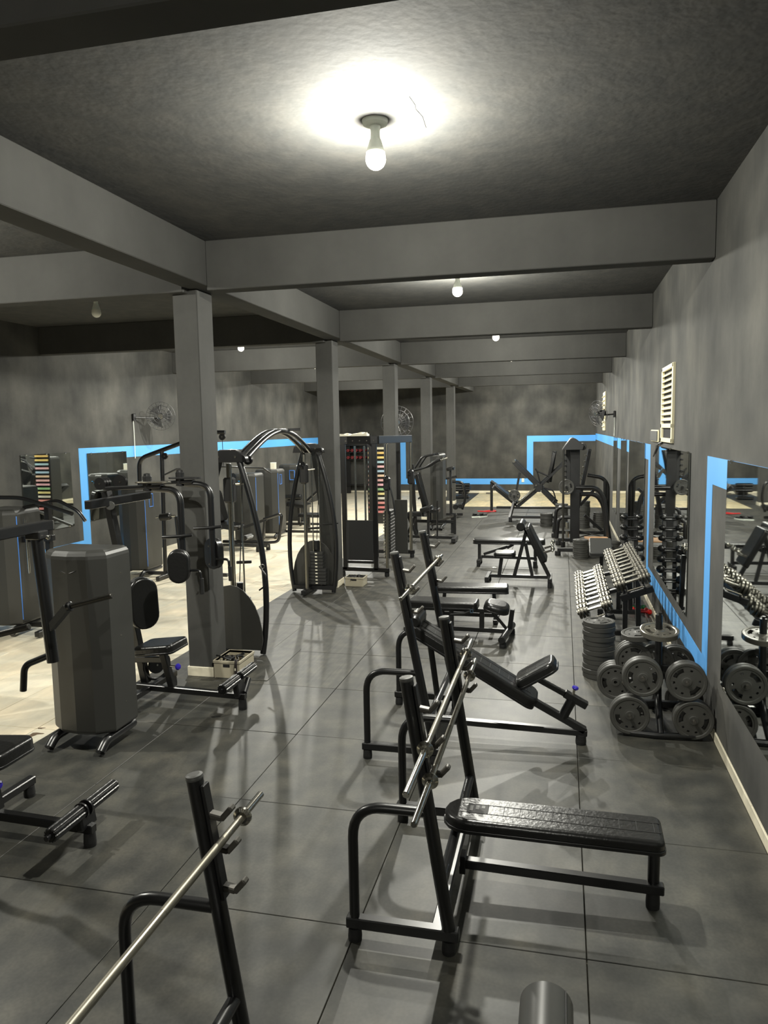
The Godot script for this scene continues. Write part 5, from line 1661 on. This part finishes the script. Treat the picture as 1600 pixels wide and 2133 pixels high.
	B("base_rail", Vector3(-3.12, 0.05, -23.9), Vector3(-3.12, 0.16, -25.0), 0.05, 0.05, M.metal)

func build_leg_press():
	lift = 0.0
	var z := -18.2
	thing("leg_press", "45-degree leg press of crossing black beams with a loaded plate peg", "gym machine", Vector3(-0.8, 0, z))
	B("floor_rail", Vector3(-1.19, 0.12, z + 0.25), Vector3(-0.1, 0.12, z + 0.25), 0.06, 0.06, M.metal)
	B("floor_rail", Vector3(-1.7, 0.12, z - 1.9), Vector3(0.1, 0.12, z - 1.9), 0.06, 0.06, M.metal)
	foot(-1.19, z + 0.25, 0.04, 0.1); foot(-0.15, z + 0.25, 0.04, 0.1)
	B("front_post", Vector3(-1.2, 0.1, z + 0.25), Vector3(-1.08, 0.62, z), 0.06, 0.06, M.metal)
	B("sled_beam", Vector3(-1.14, 1.43, z), Vector3(-0.12, 0.40, z), 0.09, 0.09, M.metal)
	B("sled_beam", Vector3(-1.14, 1.43, z - 0.6), Vector3(-0.12, 0.40, z - 0.6), 0.09, 0.09, M.metal)
	cyl("sled_wheel", Vector3(-1.12, 1.44, z + 0.07), Vector3(-1.12, 1.44, z - 0.07), 0.04, M.chrome)
	B("rail_beam", Vector3(-1.06, 0.33, z), Vector3(-0.58, 0.74, z), 0.09, 0.08, M.metal)
	T("guide_rod", [Vector3(-1.05, 0.40, z + 0.07), Vector3(-0.62, 0.78, z + 0.07)], 0.022, M.chrome)
	T("guide_rod", [Vector3(-1.05, 0.40, z - 0.5), Vector3(-0.62, 0.78, z - 0.5)], 0.022, M.chrome)
	B("rail_beam", Vector3(-0.55, 0.8, z), Vector3(0.09, 1.43, z), 0.06, 0.06, M.metal)
	B("rail_beam", Vector3(-1.06, 0.33, z - 0.6), Vector3(0.09, 1.43, z - 0.6), 0.07, 0.07, M.metal)
	X("joint_plate", Vector3(-0.55, 0.8, z + 0.05), Vector3(0.2, 0.2, 0.02), M.metal2, 0.01)
	for q in [[-0.6, 0.86], [-0.48, 0.72]]:
		cyl("joint_bolt", Vector3(q[0], q[1], z + 0.06), Vector3(q[0], q[1], z + 0.08), 0.022, M.chrome, null, 12, 0.003)
	B("peg_strut", Vector3(-0.985, 1.17, z), Vector3(-1.08, 0.62, z), 0.07, 0.05, M.metal)
	T("plate_peg", [Vector3(-1.10, 0.63, z - 0.2), Vector3(-1.10, 0.63, z + 0.34)], 0.02, M.metal)
	pad("back_pad", frame(Vector3(-1.36, 0.58, z - 0.3), Vector3(0.62, 0.78, 0), Vector3(0.78, -0.62, 0)), 0.75, 0.5, 0.06, 0.09)
	B("back_beam", Vector3(-1.64, 0.80, z - 0.3), Vector3(-1.08, 0.36, z - 0.3), 0.06, 0.06, M.metal)
	pad("foot_plate", frame(Vector3(-0.24, 1.28, z - 0.3), Vector3(-0.95, 0.2, 0), Vector3(0.2, 0.95, 0)), 0.75, 0.6, 0.03, 0.05, 0.01)
	T("foot_plate_post", [Vector3(-0.18, 1.66, z - 0.3), Vector3(-0.29, 0.92, z - 0.3)], 0.05, M.metal)
	T("safety_handle", fillet([Vector3(-0.45, 0.82, z + 0.1), Vector3(-0.20, 0.74, z + 0.1), Vector3(-0.14, 0.55, z + 0.1), Vector3(-0.22, 0.44, z + 0.1)], 0.05), 0.016, M.metal)
	T("lever", fillet([Vector3(-0.62, 1.26, z + 0.05), Vector3(-0.58, 1.2, z + 0.05), Vector3(-0.31, 1.08, z + 0.05)], 0.03), 0.018, M.metal2)
	T("lever_stay", [Vector3(-0.58, 1.2, z + 0.05), Vector3(-0.5, 0.9, z + 0.05)], 0.016, M.metal2)
	B("stop_post", Vector3(-1.83, 0.02, z - 1.9), Vector3(-1.83, 0.82, z - 1.9), 0.07, 0.07, M.metal)
	cyl("stop_pin", Vector3(-1.87, 0.5, z - 1.9), Vector3(-1.98, 0.5, z - 1.9), 0.02, M.chrome, null, 12)
	T("rear_sled_tube", [Vector3(-1.85, 0.82, z - 1.9), Vector3(-1.3, 0.45, z - 1.9)], 0.045, M.metal2)
	for k in 2:
		plate_at(Vector3(-1.10, 0.63, z + 0.24 - k * 0.05), Vector3(0, 0, 1), 0.4 + k, "iron plate on the peg of the 45-degree leg press", "plates on the leg press", M.big_plate)

func build_hack_machine():
	lift = 0.0
	thing("hack_machine", "black smith-type hack machine with peaked cover, bent tubes and drilled back posts", "gym machine", Vector3(0.3, 0, -14.6))
	# three low feet bars across
	B("floor_bar", Vector3(-0.16, 0.11, -15.5), Vector3(0.85, 0.11, -15.5), 0.06, 0.06, M.metal)
	B("floor_bar", Vector3(-0.07, 0.10, -14.5), Vector3(0.3, 0.10, -14.5), 0.06, 0.06, M.metal)
	B("floor_bar", Vector3(-0.07, 0.10, -13.3), Vector3(0.2, 0.10, -13.3), 0.06, 0.06, M.metal)
	B("floor_bar", Vector3(0.86, 0.10, -13.6), Vector3(0.86, 0.10, -15.6), 0.06, 0.06, M.metal)
	for q in [[-0.15, -15.5], [-0.06, -14.5], [-0.06, -13.3], [0.86, -13.65]]:
		foot(q[0], q[1], 0.05, 0.08)
	cyl("guide_rod", Vector3(0.028, 0.12, -13.6), Vector3(0.02, 1.84, -13.6), 0.02, M.steel_dark, null, 12)
	cyl("rod_base", Vector3(0.028, 0.1, -13.6), Vector3(0.028, 0.2, -13.6), 0.04, M.metal)
	cyl("guide_rod", Vector3(0.028, 0.15, -15.4), Vector3(0.02, 1.84, -15.4), 0.02, M.steel_dark, null, 12)
	for x in [0.20, 0.28]:
		B("main_post", Vector3(x, 0.1, -14.2), Vector3(x - 0.01, 1.86, -14.2), 0.05, 0.09, M.metal)
	# peaked cover
	D("peaked_cover", frame(Vector3(0.15, 1.83, -14.4), Vector3(0, 0, 1), Vector3(1, 0, 0)), [Vector2(-0.15, 0.0), Vector2(-0.10, -0.08), Vector2(-0.01, -0.2), Vector2(0.03, -0.21), Vector2(0.10, -0.18), Vector2(0.22, -0.08), Vector2(0.2, 0.0)], 0.8, 0.01, M.shroud_matte)
	cyl("cover_disc", Vector3(0.36, 1.88, -14.3), Vector3(0.36, 1.88, -13.7), 0.06, M.shroud_matte)
	X("toothed_plate", Vector3(0.13, 1.5, -14.3), Vector3(0.13, 0.66, 0.015), M.shroud_matte, 0.004)
	for i in 6:
		X("tooth", Vector3(0.05, 1.22 + i * 0.1, -14.28), Vector3(0.05, 0.03, 0.03), M.metal2, 0.008)
	# bent tubes to the wall side
	for q in [[1.12, 0.0], [0.98, -0.25]]:
		T("bent_tube", fillet([Vector3(0.25, q[0], -14.2 + q[1]), Vector3(0.62, q[0], -14.2 + q[1]), Vector3(0.75, q[0] - 0.18, -14.2 + q[1]), Vector3(0.86, 0.12, -14.2 + q[1])], 0.16, 8), 0.042, M.metal)
	T("bent_tube", fillet([Vector3(0.48, 1.30, -15.0), Vector3(0.76, 1.25, -15.0), Vector3(0.86, 1.12, -15.0), Vector3(0.87, 0.1, -15.0)], 0.1, 6), 0.036, M.metal)
	T("bent_tube", [Vector3(0.80, 1.2, -14.9), Vector3(0.82, 0.12, -14.9)], 0.03, M.metal)
	# drilled back posts
	for dz in [0.0, 0.22]:
		B("drilled_post", Vector3(0.28, 0.5, -15.2 + dz), Vector3(0.52, 1.80, -15.2 + dz), 0.06, 0.06, M.metal)
		for k in 6:
			var t := 0.45 + k * 0.09
			var p := Vector3(0.28, 0.5, -15.2 + dz).lerp(Vector3(0.52, 1.80, -15.2 + dz), t) + Vector3(-0.031, 0.005, 0.0)
			cyl("peg", p, p + Vector3(-0.035, 0.006, 0), 0.012, M.chrome, null, 10, 0.002)
	T("bar_catch", [Vector3(0.27, 1.42, -15.0), Vector3(0.36, 1.25, -15.0)], 0.03, M.chrome)
	T("hand_loop", fillet([Vector3(0.3, 0.62, -15.5), Vector3(-0.1, 0.62, -15.5), Vector3(-0.15, 0.11, -15.5)], 0.12, 8), 0.035, M.metal)
	T("hand_loop", fillet([Vector3(0.28, 0.52, -14.6), Vector3(-0.06, 0.52, -14.6), Vector3(-0.09, 0.11, -14.6)], 0.12, 8), 0.035, M.metal)
	T("plate_peg", [Vector3(0.08, 1.15, -14.5), Vector3(0.08, 1.15, -13.9)], 0.02, M.metal)
	B("floor_grid", Vector3(0.3, 0.16, -15.5), Vector3(0.85, 0.16, -14.4), 0.02, 0.02, M.steel_dark)
	B("floor_grid", Vector3(0.3, 0.16, -14.4), Vector3(0.85, 0.16, -15.5), 0.02, 0.02, M.steel_dark)
	B("slope_brace", Vector3(0.45, 0.45, -15.6), Vector3(0.80, 0.14, -15.6), 0.06, 0.06, M.metal)
	B("slope_brace", Vector3(0.36, 0.65, -15.6), Vector3(0.66, 1.0, -15.6), 0.06, 0.06, M.metal)
	X("foot_board", Vector3(0.62, 0.20, -14.0), Vector3(0.42, 0.02, 0.5), M.wood, 0.003)
	plate_at(Vector3(0.08, 1.148, -13.95), Vector3(0, 0, 1), 0.8, "pale-faced plate on the peg of the hack machine", "", M.big_plate)
	# springs
	for k in 2:
		cyl("spring", Vector3(0.1, 0.25 + k * 0.16, -13.8), Vector3(0.1, 0.37 + k * 0.16, -13.8), 0.03, M.chrome, null, 12)

func build_small_things():
	# storage bins with straps
	for q in [[Vector3(-2.97, 0, -6.30), 0.25, 0.34, "rough white plastic bin full of black straps, against the first column", 1.0], [Vector3(-2.90, 0, -10.33), 0.27, 0.22, "small white bin of black clips at the foot of the cable station", 0.8]]:
		lift = 0.0
		var c: Vector3 = q[0]
		var w: float = q[1]
		var d: float = q[2]
		var h: float = 0.165 * q[4]
		thing("storage_bin", q[3], "bin", c)
		var st := S()
		var t := 0.006
		for s in [-1.0, 1.0]:
			beam(st, c + Vector3(-w / 2, h / 2, s * (d / 2 - t / 2)), c + Vector3(w / 2, h / 2, s * (d / 2 - t / 2)), t, h, 0.002)
			beam(st, c + Vector3(s * (w / 2 - t / 2), h / 2, -d / 2), c + Vector3(s * (w / 2 - t / 2), h / 2, d / 2), t, h, 0.002)
		beam(st, c + Vector3(-w / 2, 0.004, 0), c + Vector3(w / 2, 0.004, 0), d - 0.002, 0.008, 0.002)
		part("tub", st, M.bin)
		st = S()
		for s in [-1.0, 1.0]:
			beam(st, c + Vector3(-w / 2 - 0.006, h - 0.012, s * d / 2), c + Vector3(w / 2 + 0.006, h - 0.012, s * d / 2), 0.012, 0.026, 0.003)
			beam(st, c + Vector3(s * w / 2, h - 0.012, -d / 2), c + Vector3(s * w / 2, h - 0.012, d / 2), 0.012, 0.026, 0.003)
		part("rim", st, M.bin)
		X("hand_hole", c + Vector3(0, h * 0.72, d / 2 + 0.001), Vector3(w * 0.26, h * 0.16, 0.004), M.dark_void, 0.001)
		for k in 11:
			var a := rng.randf() * TAU
			var p := c + Vector3(rng.randf_range(-0.3, 0.3) * w, h * 0.86, rng.randf_range(-0.34, 0.34) * d)
			var chrome := k % 4 == 3
			var r := rng.randf_range(0.03, 0.06)
			thing("cable_clip" if chrome else "training_strap", ("chrome clip in the bin %s" if chrome else "coiled black strap in the bin %s") % ("by the first column" if q[4] == 1.0 else "at the cable station"), "clip" if chrome else "strap", p, "straps and clips in the bins")
			var tilt := Vector3(rng.randf_range(-0.8, 0.8), 1, rng.randf_range(-0.8, 0.8))
			T("loop", ring_arc(p, tilt, r * (0.6 if chrome else 1.0), a, a + 5.2, 16), 0.004 if chrome else 0.011, M.chrome if chrome else M.rubber, null, 7)
			X("buckle", p + frame(p, tilt).basis * (Vector3(cos(a), 0, sin(a)) * r * (0.6 if chrome else 1.0)), Vector3(0.02, 0.012, 0.016), M.chrome if chrome else M.metal, 0.003)
	thing("hanging_strap", "dark strap with white mark hanging over the rim of the bin by the first column", "strap", Vector3(-2.87, 0, -6.115))
	T("strap", fillet([Vector3(-2.875, 0.15, -6.17), Vector3(-2.87, 0.178, -6.13), Vector3(-2.868, 0.15, -6.112), Vector3(-2.868, 0.012, -6.108)], 0.02), 0.012, M.strap_brown, null, 8)
	X("white_mark", Vector3(-2.868, 0.1, -6.095), Vector3(0.012, 0.022, 0.004), M.paper, 0.001)
	thing("broom_handle", "short black bar lying across the rim of the bin by the first column", "bar", Vector3(-3.0, 0.17, -6.16))
	B("bar", Vector3(-3.1, 0.19, -6.20), Vector3(-2.93, 0.172, -6.15), 0.016, 0.016, M.metal)
	thing("mat_offcut", "thin square rubber offcut lying under the white bin", "mat", Vector3(-2.85, 0, -6.5))
	D("sheet", Transform3D(Basis(Vector3.UP, 0.03), Vector3(-2.84, 0.0, -6.62)), rrect(0.5, 1.0, 0.01, 2), 0.006, 0.002, M.mat1)
	# shoes and a red strap on the floor
	for q in [[-2.08, -18.8, 0.6], [-1.93, -18.86, 0.9]]:
		var c := Vector3(q[0], 0, q[1])
		thing("trainer_shoe", "black trainer with white sole left on the mats near the leg press", "shoe", c, "pair of trainers on the mats")
		var xf := Transform3D(Basis(Vector3.UP, q[2]), c)
		var sole := []
		for i in 20:
			var a := TAU * i / 20
			sole.append(Vector2(cos(a) * 0.15, sin(a) * (0.05 + 0.008 * cos(a))))
		D("sole", xf, sole, 0.035, 0.008, M.white_plastic)
		var up2 := []
		for p in sole:
			up2.append(p * 0.93)
		D("upper", xf * Transform3D(Basis(), Vector3(0, 0.034, 0)), up2, 0.045, 0.04, M.rubber)
		D("collar", xf * Transform3D(Basis(), Vector3(-0.06, 0.06, 0)), rrect(0.12, 0.07, 0.034, 5), 0.045, 0.012, M.metal)
	thing("red_band", "red rubber band loop lying on the mats beside the leg press", "band", Vector3(-1.86, 0.0, -20.1))
	T("loop", fillet([Vector3(-2.2, 0.014, -20.1), Vector3(-1.95, 0.014, -20.0), Vector3(-1.7, 0.014, -20.05), Vector3(-1.75, 0.014, -20.3), Vector3(-1.95, 0.014, -20.22), Vector3(-2.05, 0.014, -20.08)], 0.08), 0.016, M.red, null, 8)
	# shelf of red cushions in the far corner
	thing("corner_shelf", "dark open shelf in the far corner with rows of red bundles", "shelf", Vector3(-7.0, 0, -25.7))
	for x in [-7.5, -6.55]:
		B("side_post", Vector3(x, 0.0, -25.75), Vector3(x, 1.9, -25.75), 0.05, 0.3, M.metal)
	for y in [0.3, 1.2, 1.45, 1.7]:
		X("shelf_board", Vector3(-7.02, y, -25.75), Vector3(0.95, 0.03, 0.3), M.metal, 0.003)
	for y in [1.22, 1.47]:
		for k in 6:
			thing("red_bundle", "%s red roll from the corner on the %s board of the corner shelf" % [nth(k), "lower" if y < 1.3 else "upper"], "roll", Vector3(-7.4 + k * 0.15, y + 0.055, -25.72), "red rolls on the corner shelf")
			cyl("roll", Vector3(-7.4 + k * 0.15, y + 0.055, -25.82), Vector3(-7.4 + k * 0.15, y + 0.055, -25.62), 0.05, M.red_dull)
			cyl("core", Vector3(-7.4 + k * 0.15, y + 0.055, -25.63), Vector3(-7.4 + k * 0.15, y + 0.055, -25.61), 0.018, M.metal, null, 12, 0.002)
